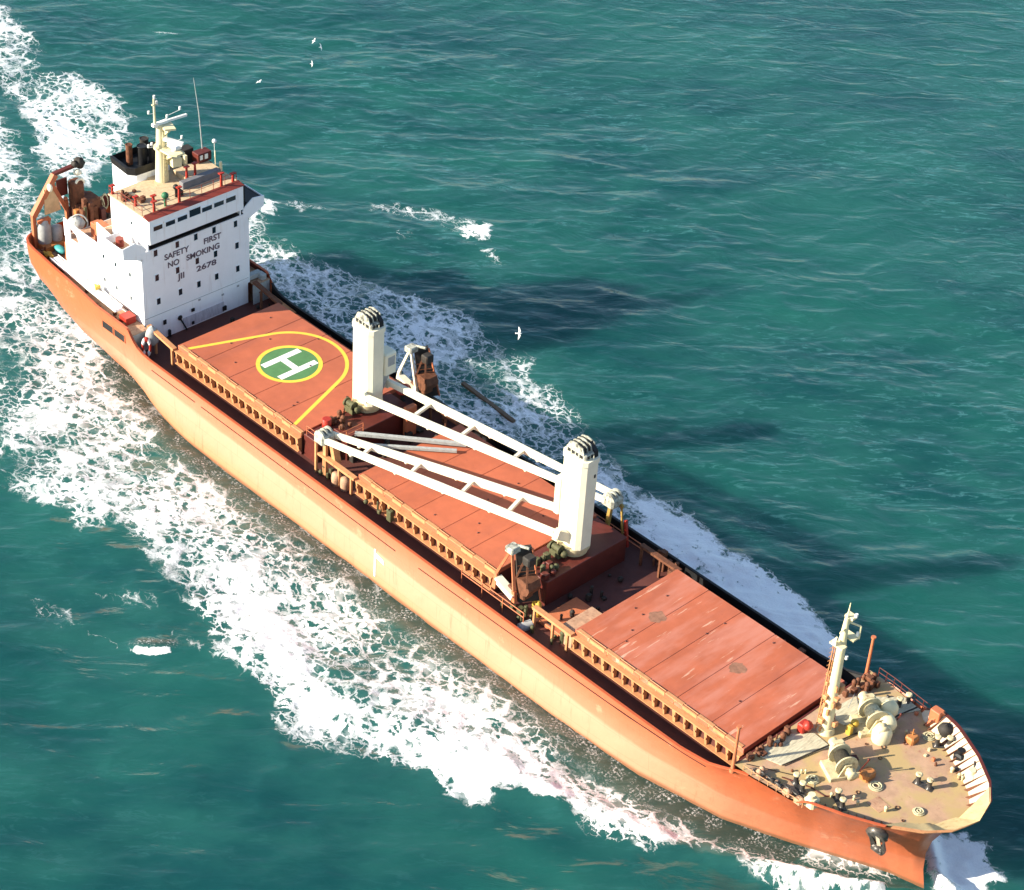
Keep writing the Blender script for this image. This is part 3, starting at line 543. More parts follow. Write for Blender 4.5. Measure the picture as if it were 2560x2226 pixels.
# bow bulwark stays
mb = MB()
for x in list(np.arange(49.4, 58.6, 0.62)):
    for side in (-1, 1):
        p = Vector(hull_pt(x, 0, side, 0.24)); q = Vector(at_z(x, 2.03, side, 0.26)); n_ = Vector((-0.5, -side * 0.8, 0)) if x < 56.5 else Vector((-0.9, -side * 0.3, 0))
        m1 = MB(); m1.add([p + Vector((0, 0, -0.05)), q, q + n_ * 0.36, p + n_ * 0.08 + Vector((0, 0, -0.05))] + [v_ + Vector((0.07, 0, 0)) for v_ in (p + Vector((0, 0, -0.05)), q, q + n_ * 0.36, p + n_ * 0.08 + Vector((0, 0, -0.05)))], [(0, 1, 2, 3), (7, 6, 5, 4), (0, 4, 5, 1), (1, 5, 6, 2), (2, 6, 7, 3), (3, 7, 4, 0)]); part('bulwark_stay', m1, 'rustbrown', ship)
def deck(name, xa, xb, z, material, parent=ship, inset=0.1, shrink=0.0):
    xs = [x for x in st if xa <= x <= xb]; xs = [xa] + xs + [xb]; L_ = []; 
    for x in xs:
        p = at_z(x, min(z, it(x, *TZ)), 1, inset + (0.05 if x > 44 else 0)); L_.append((p[0], max(p[1], 0.02)))
    vs = []; fs = []
    for x, y in L_: vs += [(x, -y, z), (x, y, z)]
    for i in range(len(L_) - 1): fs.append((2 * i, 2 * i + 2, 2 * i + 3, 2 * i + 1))
    m_ = MB(); m_.add(vs, fs); return part(name, m_, material, parent)
deck('main_deck', -41.0, 43.0, -1.1, 'maindeck')
deck('poop_deck', -60.9, -40.95, 1.3, 'tan')
for s_ in (-1, 1): mb = MB(); mb.box(-40.96, -40.16, *sorted((s_ * 6.82, s_ * 8.88)), 1.24, 1.3); part('poop_deck_end', mb, 'tan', ship)
deck('forecastle_deck', 41.6, 59.0, 2.0, 'foredeck')
_pz = [-1.1, -0.4, 0.3, it(41.5, *TZ) - 0.08]; _py = [at_z(41.5, z, 1, 0.16)[1] for z in _pz]
mb = MB(); mb.prismX([(-y, z) for y, z in zip(_py, _pz)] + [(-_py[-1], 2.03), (_py[-1], 2.03)] + [(y, z) for y, z in list(zip(_py, _pz))[::-1]], 41.45, 41.6); part('forecastle_bulkhead', mb, 'darkred', ship)
for s_ in (-1, 1): mb = MB(); mb.box(-40.3, -40.18, *sorted((s_ * 6.7, s_ * 8.86)), -1.1, 1.235); part('poop_bulkhead', mb, 'lightgrey', ship)
for xa, xb, za, zb in ((-36.7, -29.5, -0.98, -1.0), (-28.5, 0.7, -1.02, -1.2), (3.9, 38.6, -1.22, -0.55)):
    n = 16
    for s_ in (-1, 1):
        ring_ = []
        for k in range(n + 1):
            x0 = xa + (xb - xa) * k / n; z0 = za + (zb - za) * k / n; y0 = abs(at_z(x0, z0, 1, 0)[1]); ring_ += [(x0, s_ * (y0 - 0.03), z0 - 0.035), (x0, s_ * (y0 + 0.05), z0 - 0.035), (x0, s_ * (y0 + 0.05), z0 + 0.035), (x0, s_ * (y0 - 0.03), z0 + 0.035)]
        mb = MB(); mb.add(ring_, [(4 * k + j, 4 * k + (j + 1) % 4, 4 * k + 4 + (j + 1) % 4, 4 * k + 4 + j)[::s_] for k in range(n) for j in range(4)]); part('sheer_line', mb, 'black', ship)
# openings in the ship's side below the poop
for xa, xb in ((-45.05, -43.25), (-42.95, -41.25)):
    mb = MB(); mb.box(xa, xb, -9.0, -9.02, 0.02, 0.85); po = part('side_opening', mb, 'black', ship)
    mb = MB()
    for a, b, c, d in ((xa - .07, xb + .07, 0.85, 0.92), (xa - .07, xb + .07, -.05, 0.02), (xa - .07, xa, 0.02, .85), (xb, xb + .07, 0.02, .85)): mb.box(a, b, -9.05, -8.98, c, d)
    part('opening_frame', mb, 'salmon', po)
mb = MB(); mb.box(-2.15, -1.95, -9.06, -9.0, -5.9, -2.7); mb.prismY([(-1.95, -3.1), (-0.9, -3.35), (-0.75, -3.8), (-1.95, -3.6)], -9.05, -9.0); part('draught_mark', mb, 'marking_white', ship)

# ---------------------------------------------------------------- hatches
HT = 1.55; HW = 6.45
def hatch(xa, xf, material):
    mb = MB(); mb.box(xa + 0.1, xf - 0.1, -HW + 0.12, HW - 0.12, -1.1, 1.05)
    co = part('hatch_coaming', mb, 'maindeck', ship)
    for s_ in (-1, 1):
        mtl = 'coaming' if s_ < 0 else 'soot_and_shade'  # port side goes dark: its shade, plus dirt, put into the colour
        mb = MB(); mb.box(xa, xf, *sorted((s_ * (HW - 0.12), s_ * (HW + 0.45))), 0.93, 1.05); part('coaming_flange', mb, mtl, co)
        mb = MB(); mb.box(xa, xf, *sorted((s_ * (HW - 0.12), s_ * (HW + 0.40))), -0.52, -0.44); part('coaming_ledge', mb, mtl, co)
        n = int((xf - xa) / 1.15); protos = []
        for w_ in (0.08, 0.13, 0.10):
            a, b, c = s_ * (HW - 0.12), s_ * (HW + 0.42), s_ * (HW + 0.22); x = xa + 0.2; mb = MB()
            mb.add([(x - w_, a, -0.44), (x + w_, a, -0.44), (x + w_, c, -0.44), (x - w_, c, -0.44), (x - w_ * 1.5, a, 0.93), (x + w_ * 1.5, a, 0.93), (x + w_ * 1.5, b, 0.93), (x - w_ * 1.5, b, 0.93)],
                   [(0, 3, 2, 1), (4, 5, 6, 7), (0, 1, 5, 4), (1, 2, 6, 5), (2, 3, 7, 6), (3, 0, 4, 7)]); mb.box(x - w_ * 0.4, x + w_ * 0.9, *sorted((c, b)), 0.2, 0.45)
            o = part('coaming_stay', mb, mtl, co); protos.append(o)
        for k in range(3, n + 1):
            c_ = protos[(k * 7 + k // 3) % 3].copy(); C.objects.link(c_); c_.location = Vector(c_.location) + Vector(((xf - xa - 0.4) * k / n, 0, 0))
        for k in (1, 2): protos[k].location = Vector(protos[k].location) + Vector(((xf - xa - 0.4) * k / n, 0, 0))
    # the cover: panels with narrow joints
    mb = MB(); n = 5; L_ = (xf - xa) / n
    for k in range(n): mb.bbox(xa + k * L_ + 0.02, xa + (k + 1) * L_ - 0.02, -HW, HW, 1.08, HT, 0.04)
    mb.box(xa + 0.06, xf - 0.06, -HW + 0.06, HW - 0.06, 1.06, HT - 0.035)
    cv = part('hatch_cover', mb, material, ship)
    x = xa + 0.3; k = 0
    while x < xf - 1.2:
        ln = random.uniform(1.2, 2.0); mb = MB()
        for s_ in (-1,):
            y0, y1 = sorted((s_ * (HW - 0.02), s_ * (HW - 0.36)))
            if k % 2 == 0: mb.box(x, min(x + ln, xf), y0, y1, HT - 0.3, HT + 0.06)
            else:
                mb.box(x, min(x + ln, xf), *sorted((s_ * (HW + 0.02), s_ * (HW - 0.10))), HT - 0.3, HT + 0.05); mb.tube((x, s_ * (HW - 0.2), HT + 0.09), (min(x + ln, xf), s_ * (HW - 0.2), HT + 0.09), 0.04, n=6)
        part('cover_cleat', mb, 'coaming', cv); x += ln + 0.06; k += 1
    for _ in range(9):
        x = random.uniform(xa + 1, xf - 1); y = random.uniform(-5.5, 5.5); part('lashing_socket', MB().lathe((x, y, HT), [(0.10, 0), (0.10, 0.05), (0.05, 0.09)], n=8), 'maindeck', cv)
    return cv
h1 = hatch(-35.65, -16.05, 'hatch'); h2 = hatch(-7.6, 11.1, 'hatch'); h3 = hatch(21.2, 40.65, 'hatch_worn')
# helicopter marking on the aft hatch
cx, cy = -25.98, 0.12
def ring(r0, r1, a0, a1, z, n=64, mb=None):
    mb = mb or MB(); vs = []
    for i in range(n + 1):
        t = a0 + (a1 - a0) * i / n; vs += [(cx + r0 * math.cos(t), cy + r0 * math.sin(t), z), (cx + r1 * math.cos(t), cy + r1 * math.sin(t), z)]
    mb.add(vs, [(2 * i, 2 * i + 1, 2 * i + 3, 2 * i + 2) for i in range(n)]); return mb
zt = HT + 0.006
part('helicopter_circle', ring(0.01, 3.0, 0, 2 * math.pi, zt), 'marking_green', h1)
part('yellow_ring', ring(2.92, 3.34, 0, 2 * math.pi, zt + 0.005), 'marking_yellow', h1)
mb = MB(); zz = zt + 0.010
for x in (-27.28, -24.62):
    mb.add([(x - .36, cy - 2.35, zz), (x + .36, cy - 2.35, zz), (x + .36, cy + 2.35, zz), (x - .36, cy + 2.35, zz)], [(0, 1, 2, 3)])
mb.add([(-26.92, cy - .36, zz), (-24.98, cy - .36, zz), (-24.98, cy + .36, zz), (-26.92, cy + .36, zz)], [(0, 1, 2, 3)])
part('letter_h', mb, 'marking_white', h1)
R1 = 5.75; mb = MB(); phis = []
for sx, ex in ((-1, -34.6), (1, -17.4)):
    P = Vector((ex - cx, -6.42 - cy)); d = P.length; a = math.atan2(P.y, P.x); b = math.acos(R1 / d)
    t = a - b if sx < 0 else a + b
    T = Vector((R1 * math.cos(t), R1 * math.sin(t))); phis.append(t % (2 * math.pi)); dr = (P - T).normalized(); nn = Vector((-dr.y, dr.x)) * 0.19
    q = [T + nn, P + nn, P - nn, T - nn]; mb.add([(cx + p.x, cy + p.y, zt) for p in q], [(0, 1, 2, 3)])
ring(R1 - 0.19, R1 + 0.19, phis[1] - 2 * math.pi if phis[1] > math.pi else phis[1], phis[0], zt + 0.003, mb=mb)
part('approach_line', mb, 'marking_yellow', h1)
# round stains on the fore hatch
for x, y in ((24.6, 0.2), (33.6, 0.6)):
    mb = MB(); vs = [(x, y, zt)]; n = 26
    for i in range(n): t = 2 * math.pi * i / n; r = 0.8 * random.uniform(0.8, 1.15); vs.append((x + r * math.cos(t), y + r * math.sin(t), zt))
    mb.add(vs, [(0, 1 + i, 1 + (i + 1) % n) for i in range(n)]); part('round_stain', mb, M_.setdefault('stain', mat('oily_stain', (0.27, 0.13, 0.08), 0.6, 0.3, 2)), h3)
# rails with T-shaped posts that carry the coaming line over the gaps
for xa, xb, posts in ((-40.1, -35.7, (-38.97, -36.2)), (-12.9, -7.6, (-12.2, -10.0, -8.2)), (16.5, 21.3, (16.6, 18.9, 20.7))):
    for s_ in (-1, 1):
        mb = MB(); y = s_ * 6.78; mb.beam((xa, y, 1.18 if xa > -30 else 1.75), (xb, y, 1.12), 0.5, 0.26)
        for x in posts: mb.beam((x, y, -1.08), (x, y, 1.1), 0.22, 0.2); mb.beam((x - 0.25, y, 0.95), (x + 0.1, y, 0.75), 0.14)
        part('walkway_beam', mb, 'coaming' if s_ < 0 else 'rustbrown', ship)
# thin handrails outboard of the walkway, amidships
for s_, xa, xb in ((-1, 8.0, 16.0), (1, 5.0, 16.0), (1, -34.0, -18.0)):
    mb = MB(); y = s_ * 7.5; mb.tube((xa, y, 0.0), (xb, y, 0.0), 0.05, n=6); mb.tube((xa, y, 0.5), (xb, y, 0.5), 0.05, n=6); x = xa
    while x <= xb + 0.01: mb.tube((x, y, -1.1), (x, y, 0.5), 0.05, n=6); x += (xb - xa) / 3
    part('handrail', mb, 'salmon', ship)

# ---------------------------------------------------------------- deckhouse
mb = MB()
mb.box(-48.6, -40.9, -6.7, 6.8, 1.32, 8.95); mb.bbox(-41.2, -40.88, -6.6, 6.58, -1.1, 1.98, 0.06)
mb.box(-48.6, -41.1, -6.5, 6.5, -1.08, 1.5)
mb.prismY([(-48.6, 8.95), (-40.9, 8.95), (-40.9, 9.1), (-44.1, 9.1), (-48.6, 9.9)], -6.7, -6.58)     # starboard screen
mb.prismY([(-48.6, 8.95), (-40.9, 8.95), (-40.9, 9.1), (-44.1, 9.1), (-48.6, 9.9)], 6.68, 6.8)
mb.box(-41.0, -40.9, -6.7, 6.8, 8.95, 9.78)                                                         # front screen below the wheelhouse
house = part('deckhouse', mb, 'white', ship)
mb = MB(); mb.box(-54.6, -48.6, -6.7, 6.7, 1.32, 5.6)
mb.prismY([(-54.7, 5.6), (-53.6, 5.6), (-53.6, 7.0), (-52.5, 6.6), (-51.9, 5.6), (-48.6, 5.6), (-48.6, 7.4), (-52.0, 7.45), (-54.7, 7.7)], -6.72, -6.6); mb.prismY([(-54.7, 5.6), (-48.6, 5.6), (-48.6, 7.4), (-54.7, 7.7)], 6.6, 6.72)
aft = part('aft_house', mb, 'white', ship)
mb = MB(); mb.box(-54.5, -48.62, -6.58, 6.58, 5.6, 5.63); part('boat_deck', mb, 'tan', aft)
mb = MB(); mb.box(-48.5, -41.02, -6.56, 6.66, 8.96, 8.99); part('bridge_deck', mb, 'tan', house)
mb = MB(); mb.box(-48.66, -48.6, -6.6, 6.6, 5.63, 8.95); part('aft_bulkhead', mb, 'salmon', house)
wins = [(-5.0, 9.28), (-2.32, 9.3), (0.0, 9.34), (2.3, 9.31), (5.05, 9.05), (-4.96, 6.38), (-2.4, 6.3), (0.08, 6.47), (2.41, 6.44), (5.18, 6.42), (-4.88, 3.54), (-2.15, 3.6), (0.19, 3.63), (2.48, 3.68), (5.22, 3.59)]
def window(x, y, z, wy, wz, parent, frame='lightgrey', axis='x', dirn=1):
    def B(m, a0, a1, b0, b1, d0, d1):
        if axis == 'x': m.box(x + min(d0, d1) , x + max(d0, d1), a0, a1, b0, b1)
        else: m.box(a0, a1, y + min(d0, d1), y + max(d0, d1), b0, b1)
    c = y if axis == 'x' else x; m = MB(); t = 0.05
    for a0, a1, b0, b1 in ((c - wy / 2 - t, c + wy / 2 + t, z + wz / 2, z + wz / 2 + t), (c - wy / 2 - t, c + wy / 2 + t, z - wz / 2 - t, z - wz / 2), (c - wy / 2 - t, c - wy / 2, z - wz / 2, z + wz / 2), (c + wy / 2, c + wy / 2 + t, z - wz / 2, z + wz / 2)):
        B(m, a0, a1, b0, b1, 0.0, 0.06 * dirn)
    nf = len(m.f); B(m, c - wy / 2, c + wy / 2, z - wz / 2, z + wz / 2, 0.0, 0.02 * dirn)
    o = part('window', m, frame, parent); o.data.materials.append(M_['glass'])
    for i, p in enumerate(o.data.polygons): p.material_index = 1 if i >= nf else 0
    return o
for y, z in wins:
    window(-40.9, y, z, 0.46, 0.74, house, 'white')
for x in (-43, -45.5, -47.6, ):
    for z in (3.6, 6.4):
        for yy, dn in ((-6.7, -1), (6.8, 1)):
            window(x, yy, z, 0.36, 0.5, house, 'white', axis='y', dirn=dn)
mb = MB(); mb.box(-40.89, -40.84, -1.95, 3.3, -0.95, 0.3); part('worn_patch', mb, M_.setdefault('patch', mat('scuffed_grey_paint', (0.50, 0.51, 0.55), 0.7, 0.25, 3, rust=0.3, rustcol=(0.3, 0.3, 0.33), stretch=(1, 3, 0.4))), house)
mb = MB(); mb.ball((-40.83, -2.35, 0.55), 0.30, sc=(0.3, 1, 1)); mb.tube((-40.8, -2.35, 0.5), (-40.6, -1.7, -1.05), 0.09); mb.box(-40.86, -40.7, 3.1, 3.55, -0.75, -0.25); mb.box(-40.86, -40.76, -4.45, -4.1, 0.55, 1.05)
mb.box(-40.86, -40.6, -3.9, -3.7, -1.1, -0.3); mb.box(-40.86, -40.76, -0.9, -0.5, 0.7, 1.05); mb.box(-40.86, -40.76, -0.9, -0.6, -0.85, -0.5)
parts('wall_fitting', mb, 'black', house)
mb = MB(); mb.box(-40.92, -40.86, -6.6, 6.6, 1.96, 2.0)
for y, z in ((0.2, 1.75), (3.2, 1.2), (5.2, 1.5)): mb.box(-40.87, -40.84, y - 0.15, y + 0.15, z - 0.12, z + 0.1)
part('weld_line', mb, 'lightgrey', house)
def front(y0, z0): return lambda a, b, c: (-40.895 + 0.02 + c, y0 + a, z0 + b)
for txt, y0, z0, s_, xs_ in (('SAFETY', -3.95, 8.02, 0.92, 1.0), ('FIRST', 0.95, 8.10, 0.92, 1.02), ('NO', -3.6, 6.98, 0.92, 1.0), ('SMOKING', -1.25, 6.98, 0.90, 1.05), ('JII', -2.35, 5.15, 0.95, 1.15), ('2678', -0.05, 5.2, 0.88, 1.45)):
    text_mesh('wall_lettering', txt, s_, front(y0, z0), house, xs=xs_, offset=0.022)
# wings of the bridge
for s_ in (-1, 1):
    mb = MB(); a, b = (5.85, 8.9)
    mb.prismX([(s_ * 6.0, 10.05), (s_ * 6.72, 9.0), (s_ * 8.8, 9.85), (s_ * 8.85, 11.05), (s_ * 7.4, 11.25), (s_ * 6.4, 10.6)][::(1 if s_ > 0 else -1)], -41.02, -40.92)
    mb.prismX([(s_ * 6.72, 9.0), (s_ * 8.8, 9.85), (s_ * 8.8, 9.97), (s_ * 6.72, 9.12)][::(1 if s_ > 0 else -1)], -44.2, -41.02)
    mb.box(-44.2, -41.02, *sorted((s_ * 8.78, s_ * 8.88)), 9.85, 10.95); mb.box(-44.25, -44.2, *sorted((s_ * 6.8, s_ * 8.88)), 9.6, 10.9)
    wg = part('bridge_wing', mb, 'white', ship)
    mb = MB(); mb.box(-44.1, -41.05, *sorted((s_ * 6.75, s_ * 8.76)), 10.0, 10.05 if s_ < 0 else 10.85); part('wing_deck_or_shade_fill', mb, 'tan' if s_ < 0 else 'black', wg)  # port block raised and black, filling the wing with painted shade
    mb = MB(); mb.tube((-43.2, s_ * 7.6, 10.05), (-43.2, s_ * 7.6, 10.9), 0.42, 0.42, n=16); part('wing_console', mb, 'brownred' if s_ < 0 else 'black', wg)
mb = MB(); mb.box(-43.0, -41.3, 5.9, 6.66, 9.0, 12.9); part('wing_shade_box', mb, 'black', ship)  # black box added for the shade between wheelhouse and port wing
# wheelhouse
mb = MB(); mb.box(-47.1, -40.5, -5.85, 5.85, 10.65, 13.4); mb.box(-47.1, -42.2, -5.82, 5.82, 9.0, 10.65)
mb.box(-42.2, -40.95, -5.85, -5.7, 9.0, 10.65); mb.box(-42.2, -40.95, 5.7, 5.85, 9.0, 10.65)
wh = part('wheelhouse', mb, 'white', ship)
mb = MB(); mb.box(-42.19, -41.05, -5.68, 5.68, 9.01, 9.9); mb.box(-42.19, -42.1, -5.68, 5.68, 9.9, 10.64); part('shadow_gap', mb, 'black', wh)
for y0, y1, z0, z1 in ((-5.4, -4.3, 12.1, 12.62), (-3.9, -2.75, 12.1, 12.62), (-2.45, -1.25, 12.12, 12.64), (-0.98, 0.42, 12.12, 12.95), (0.58, 1.85, 12.14, 12.66), (2.1, 3.33, 12.16, 12.68), (3.6, 4.85, 12.16, 12.7)):
    window(-40.5, (y0 + y1) / 2, (z0 + z1) / 2, y1 - y0, z1 - z0, wh, 'white')
window(-43.5, -5.85, 11.9, 0.35, 0.35, wh, 'white', axis='y', dirn=-1)
mb = MB(); mb.add([(-40.42, -6.0, 13.42), (-40.42, 6.0, 13.42), (-41.35, 5.9, 13.72), (-41.35, -5.9, 13.72), (-41.35, -5.9, 13.42), (-41.35, 5.9, 13.42)], [(0, 1, 2, 3), (0, 4, 5, 1), (0, 3, 4), (1, 5, 2)]); part('roof_fascia', mb, 'brownred', wh)
mb = MB(); mb.box(-47.3, -41.36, -5.95, 5.95, 13.42, 13.56); mb.box(-50.2, -47.3, -1.0, 5.9, 13.42, 13.56); part('monkey_deck', mb, 'rooftan', wh)
mb = MB()
for x, y, h in ((-41.55, -4.45, 1.1), (-41.5, -1.4, 1.7), (-43.6, -5.2, 1.0), (-41.5, 3.85, 1.5), (-41.6, 5.4, 0.9), (-43.4, -3.2, 0.5), (-47.0, -5.6, 0.9), (-46.5, 5.7, 1.1), (-44.4, 1.7, 1.7), (-44.2, 2.6, 1.9)):
    mb.beam((x, y, 13.55), (x, y, 13.55 + h), 0.26, 0.2, 0.16, 0.14); mb.box(x - 0.18, x + 0.18, y - 0.28, y + 0.28, 13.55 + h, 13.55 + h + 0.12)
parts('rail_post', mb, 'red', wh)
mb = MB(); mb.bbox(-44.0, -43.3, 0.4, 5.2, 13.56, 14.3, 0.05); part('deck_locker', mb, 'grey', wh)
mb = MB(); mb.bbox(-46.6, -44.05, 1.6, 5.6, 13.56, 14.05, 0.05); part('skylight_top', mb, 'rooftan', wh)
mb = MB(); mb.tube((-41.8, -2.9, 13.56), (-41.8, -2.9, 14.5), 0.14, n=10); mb.ball((-41.8, -2.9, 14.75), 0.38, sc=(1, 1, 0.95)); part('searchlight', mb, 'green', wh)
mb = MB(); mb.tube((-42.6, -1.0, 13.56), (-42.6, -1.0, 14.6), 0.12, n=10); mb.ball((-42.6, -1.0, 14.7), 0.3); mb.box(-43.0, -42.3, -0.8, -0.3, 13.56, 14.2); part('magnetic_compass', mb, 'black', wh)
mb = MB(); mb.bbox(-47.0, -45.9, 4.3, 6.0, 14.1, 15.1, 0.05); cb = part('radio_cabinet', mb, 'darkred', wh)
mb = MB(); mb.box(-45.9, -45.86, 4.5, 4.85, 14.45, 14.95); mb.box(-45.9, -45.86, 5.1, 5.5, 14.4, 14.95); parts('cabinet_panel', mb, 'marking_white', cb)
mb = MB(); mb.box(-47.2, -46.7, 3.2, 3.5, 13.9, 15.0); mb.tube((-44.9, 5.7, 13.56), (-44.9, 5.7, 15.6), 0.05, n=6); mb.tube((-43.6, 5.4, 13.56), (-43.6, 5.4, 15.0), 0.16, n=8); parts('aerial_post', mb, 'mastcream', wh)
mb = MB()
for k in range(26):
    x = random.uniform(-46.8, -43.5); y = random.uniform(3.2, 5.7) if k % 2 else random.uniform(-5.5, -3.6); s_ = random.uniform(0.1, 0.28); mb.box(x - s_, x + s_, y - s_, y + s_, 13.56, 13.56 + random.uniform(0.1, 0.45))
parts('deck_fitting', mb, 'rustbrown', wh)
mb = MB()
pts = [(-41.6, 5.85), (-41.6, -5.85), (-47.2, -5.85)]
for h in (0.55, 1.0):
    for a, b in zip(pts[:-1], pts[1:]): mb.tube((*a, 13.55 + h), (*b, 13.55 + h), 0.025, n=5)
for k in range(9): y = -5.85 + 11.7 * k / 8; mb.tube((-41.6, y, 13.5), (-41.6, y, 14.55), 0.03, n=5)
for k in range(1, 5): x = -41.6 - 5.6 * k / 4; mb.tube((x, -5.85, 13.5), (x, -5.85, 14.55), 0.03, n=5)
part('monkey_deck_rail', mb, 'brownred', wh)
mb = MB(); mb.tube((-46.75, 5.5, 14.5), (-47.2, 5.5, 19.0), 0.07, 0.055, n=8); mb.tube((-47.2, 5.5, 19.0), (-47.94, 5.5, 22.7), 0.055, 0.02, n=8); part('whip_antenna', mb, 'lightgrey', wh)
mb = MB(); mb.tube((-45.4, 6.0, 14.0), (-45.4, 6.0, 16.2), 0.03, n=6); mb.ball((-45.4, 6.0, 16.4), 0.24); part('satellite_dome', mb, 'marking_white', wh)
# funnel
mb = MB(); P0 = [(-51.3, -2.6), (-48.3, -2.8), (-47.6, -2.2), (-47.5, 1.8), (-48.2, 2.4), (-51.3, 2.4)]
mb.prism(P0, 5.6, 14.2); fn = part('funnel', mb, 'white', ship)
mb = MB(); n = len(P0); P1 = [(x * 1.0, y * 1.02) for x, y in P0]; vs = [(x, y, 14.2) for x, y in P1] + [(x - 0.1, y * 1.05, 15.0) for x, y in P1] + [(x * 0.997 - 0.25, y * 0.92, 15.0) for x, y in P1] + [(x * 0.997 - 0.25, y * 0.9, 14.3) for x, y in P1]
fs = [(k * n + i, k * n + (i + 1) % n, (k + 1) * n + (i + 1) % n, (k + 1) * n + i) for k in range(3) for i in range(n)] + [tuple(range(3 * n, 4 * n))]
mb.add(vs, fs); part('funnel_top', mb, 'black', fn)
for x, y, h, r, mt in ((-49.9, -1.4, 1.9, 0.34, 'rustbrown'), (-49.2, -0.3, 1.7, 0.5, 'black'), (-48.9, 1.0, 1.5, 0.6, 'soot_and_shade'), (-50.5, 0.9, 1.6, 0.45, 'soot_and_shade')):
    mb = MB(); mb.tube((x, y, 14.3), (x, y, 14.6 + h), r, n=14); mb.torus((x, y, 14.6 + h), r, 0.05, m=6); part('exhaust_pipe', mb, mt, fn)
mb = MB(); mb.box(-48.4, -47.4, 2.6, 4.8, 12.0, 15.2); part('vent_trunk', mb, 'soot_and_shade', fn)
# main mast
mb = MB(); mb.tube((-46.3, 0, 13.5), (-46.3, 0, 17.4), 0.72, 0.52, n=14); mb.tube((-46.3, 0, 17.4), (-46.3, 0, 19.9), 0.5, 0.38, n=14); mb.tube((-46.3, 0, 17.2), (-46.3, 0, 17.45), 0.75, n=14)
mast = part('main_mast', mb, 'mastcream', ship)
mb = MB(); mb.prism([(-46.0, -0.6), (-44.2, -0.5), (-43.6, 0.0), (-43.6, 1.0), (-46.2, 1.0)], 17.3, 17.5); mb.prism([(-46.2, 0.0), (-45.2, -0.2), (-44.7, 0.8), (-46.2, 1.3)], 19.6, 19.8); mb.beam((-46.0, 0.3, 16.0), (-44.3, 0.3, 17.3), 0.3); mb.beam((-46.2, 0.3, 18.6), (-45.2, 0.3, 19.6), 0.3)
mb.prism([(-46.2, 0.5), (-44.9, 0.4), (-44.6, 1.3), (-46.0, 1.5)], 15.4, 16.4)
part('mast_platform', mb, 'mastcream', mast)
mb = MB(); mb.tube((-44.6, 0.4, 17.5), (-44.6, 0.4, 17.9), 0.25); mb.bbox(-45.3, -43.9, 0.0, 0.9, 17.9, 18.25, 0.1); mb.beam((-45.6, -0.1, 18.6), (-43.9, 1.0, 18.3), 0.5, 0.3); part('radar_scanner', mb, 'marking_white', mast)
mb = MB(); mb.beam((-46.3, -0.85, 20.05), (-46.3, 3.3, 19.9), 0.24, 0.24); mb.beam((-46.3, -0.8, 20.0), (-46.3, 0.2, 19.2), 0.25); mb.box(-46.5, -46.1, -0.9, 0.9, 19.85, 20.15); part('signal_yard', mb, 'marking_white', mast)
mb = MB(); mb.tube((-46.3, -0.6, 20.1), (-46.3, -0.6, 22.9), 0.14, 0.10, n=8); mb.box(-46.4, -46.2, -0.85, -0.2, 22.2, 22.3); part('top_pole', mb, 'mastcream', mast)
for x, y, z in ((-46.3, -0.3, 22.4), (-46.3, -1.3, 21.6), (-46.3, 2.5, 20.9), (-46.3, 0.9, 20.5), (-46.3, -0.55, 23.1), (-46.3, -1.5, 17.9), (-46.3, 2.6, 17.6), (-46.3, -1.1, 18.0)):
    mb = MB(); mb.tube((x, y, z - 0.15), (x, y, z + 0.15), 0.12, n=8); mb.beam((x, y, z - 0.2), (x, y * 0.4, z - 0.35), 0.04); part('navigation_light', mb, 'marking_white', mast)
mb = MB()
for k in range(14): mb.tube((-45.62 + 0.01 * k, -0.25, 13.8 + k * 0.42), (-45.62 + 0.01 * k, 0.25, 13.8 + k * 0.42), 0.03, n=5)
mb.tube((-45.62, -0.25, 13.6), (-45.5, -0.25, 19.4), 0.03, n=5); mb.tube((-45.62, 0.25, 13.6), (-45.5, 0.25, 19.4), 0.03, n=5); part('mast_ladder', mb, 'mastcream', mast)

# ---------------------------------------------------------------- poop and stern gear
GX = -60.5
mb = MB(); mb.beam((GX, -6.75, 5.2), (GX, -3.75, 9.2), 0.55, 0.62); mb.beam((GX, -6.75, 1.3), (GX, -6.75, 5.4), 0.4, 0.4); sf = part('stern_gallows', mb, 'salmon', ship)
mb = MB(); mb.beam((GX, -3.9, 9.3), (GX, -0.9, 9.5), 0.5, 0.32); part('gallows_crossbeam', mb, 'darkred', sf)
mb = MB(); mb.beam((GX + 0.1, -4.3, 8.4), (GX + 0.3, -2.7, 4.6), 0.3, 0.42); part('gallows_brace', mb, 'salmon', sf)
mb = MB(); mb.beam((GX + 0.3, -2.75, 1.3), (GX + 0.3, -2.75, 5.9), 0.36, 0.36); mb.ball((GX + 0.3, -2.8, 6.1), 0.24, n=10); part('gallows_post', mb, 'salmon', sf)
mb = MB(); mb.beam((GX + 0.5, -6.6, 4.6), (GX + 0.8, -5.3, 4.9), 0.35); mb.beam((GX + 0.8, -5.3, 4.9), (GX + 0.9, -6.3, 1.3), 0.3); part('gallows_knee', mb, 'salmon', sf)
mb = MB(); mb.beam((GX + 0.1, -4.55, 7.9), (GX + 0.4, -4.55, 5.1), 1.5, 0.12, 2.0, 0.12, upv=(1, 0, 0)); part('canvas_panel', mb, M_.setdefault('canvas', mat('sunbleached_canvas', (0.62, 0.42, 0.22), 0.7, 0.2, 1.0, bump=0.3)), sf)
mb = MB(); mb.ball((GX + 0.4, -4.7, 8.1), 0.4, n=10, sc=(1, 0.7, 1.2)); part('canvas_fender', mb, 'cream', sf)
mb = MB(); mb.box(GX - 0.1, GX + 0.05, -3.6, -2.3, 6.4, 8.4); part('red_weather_screen', mb, 'darkred', sf)
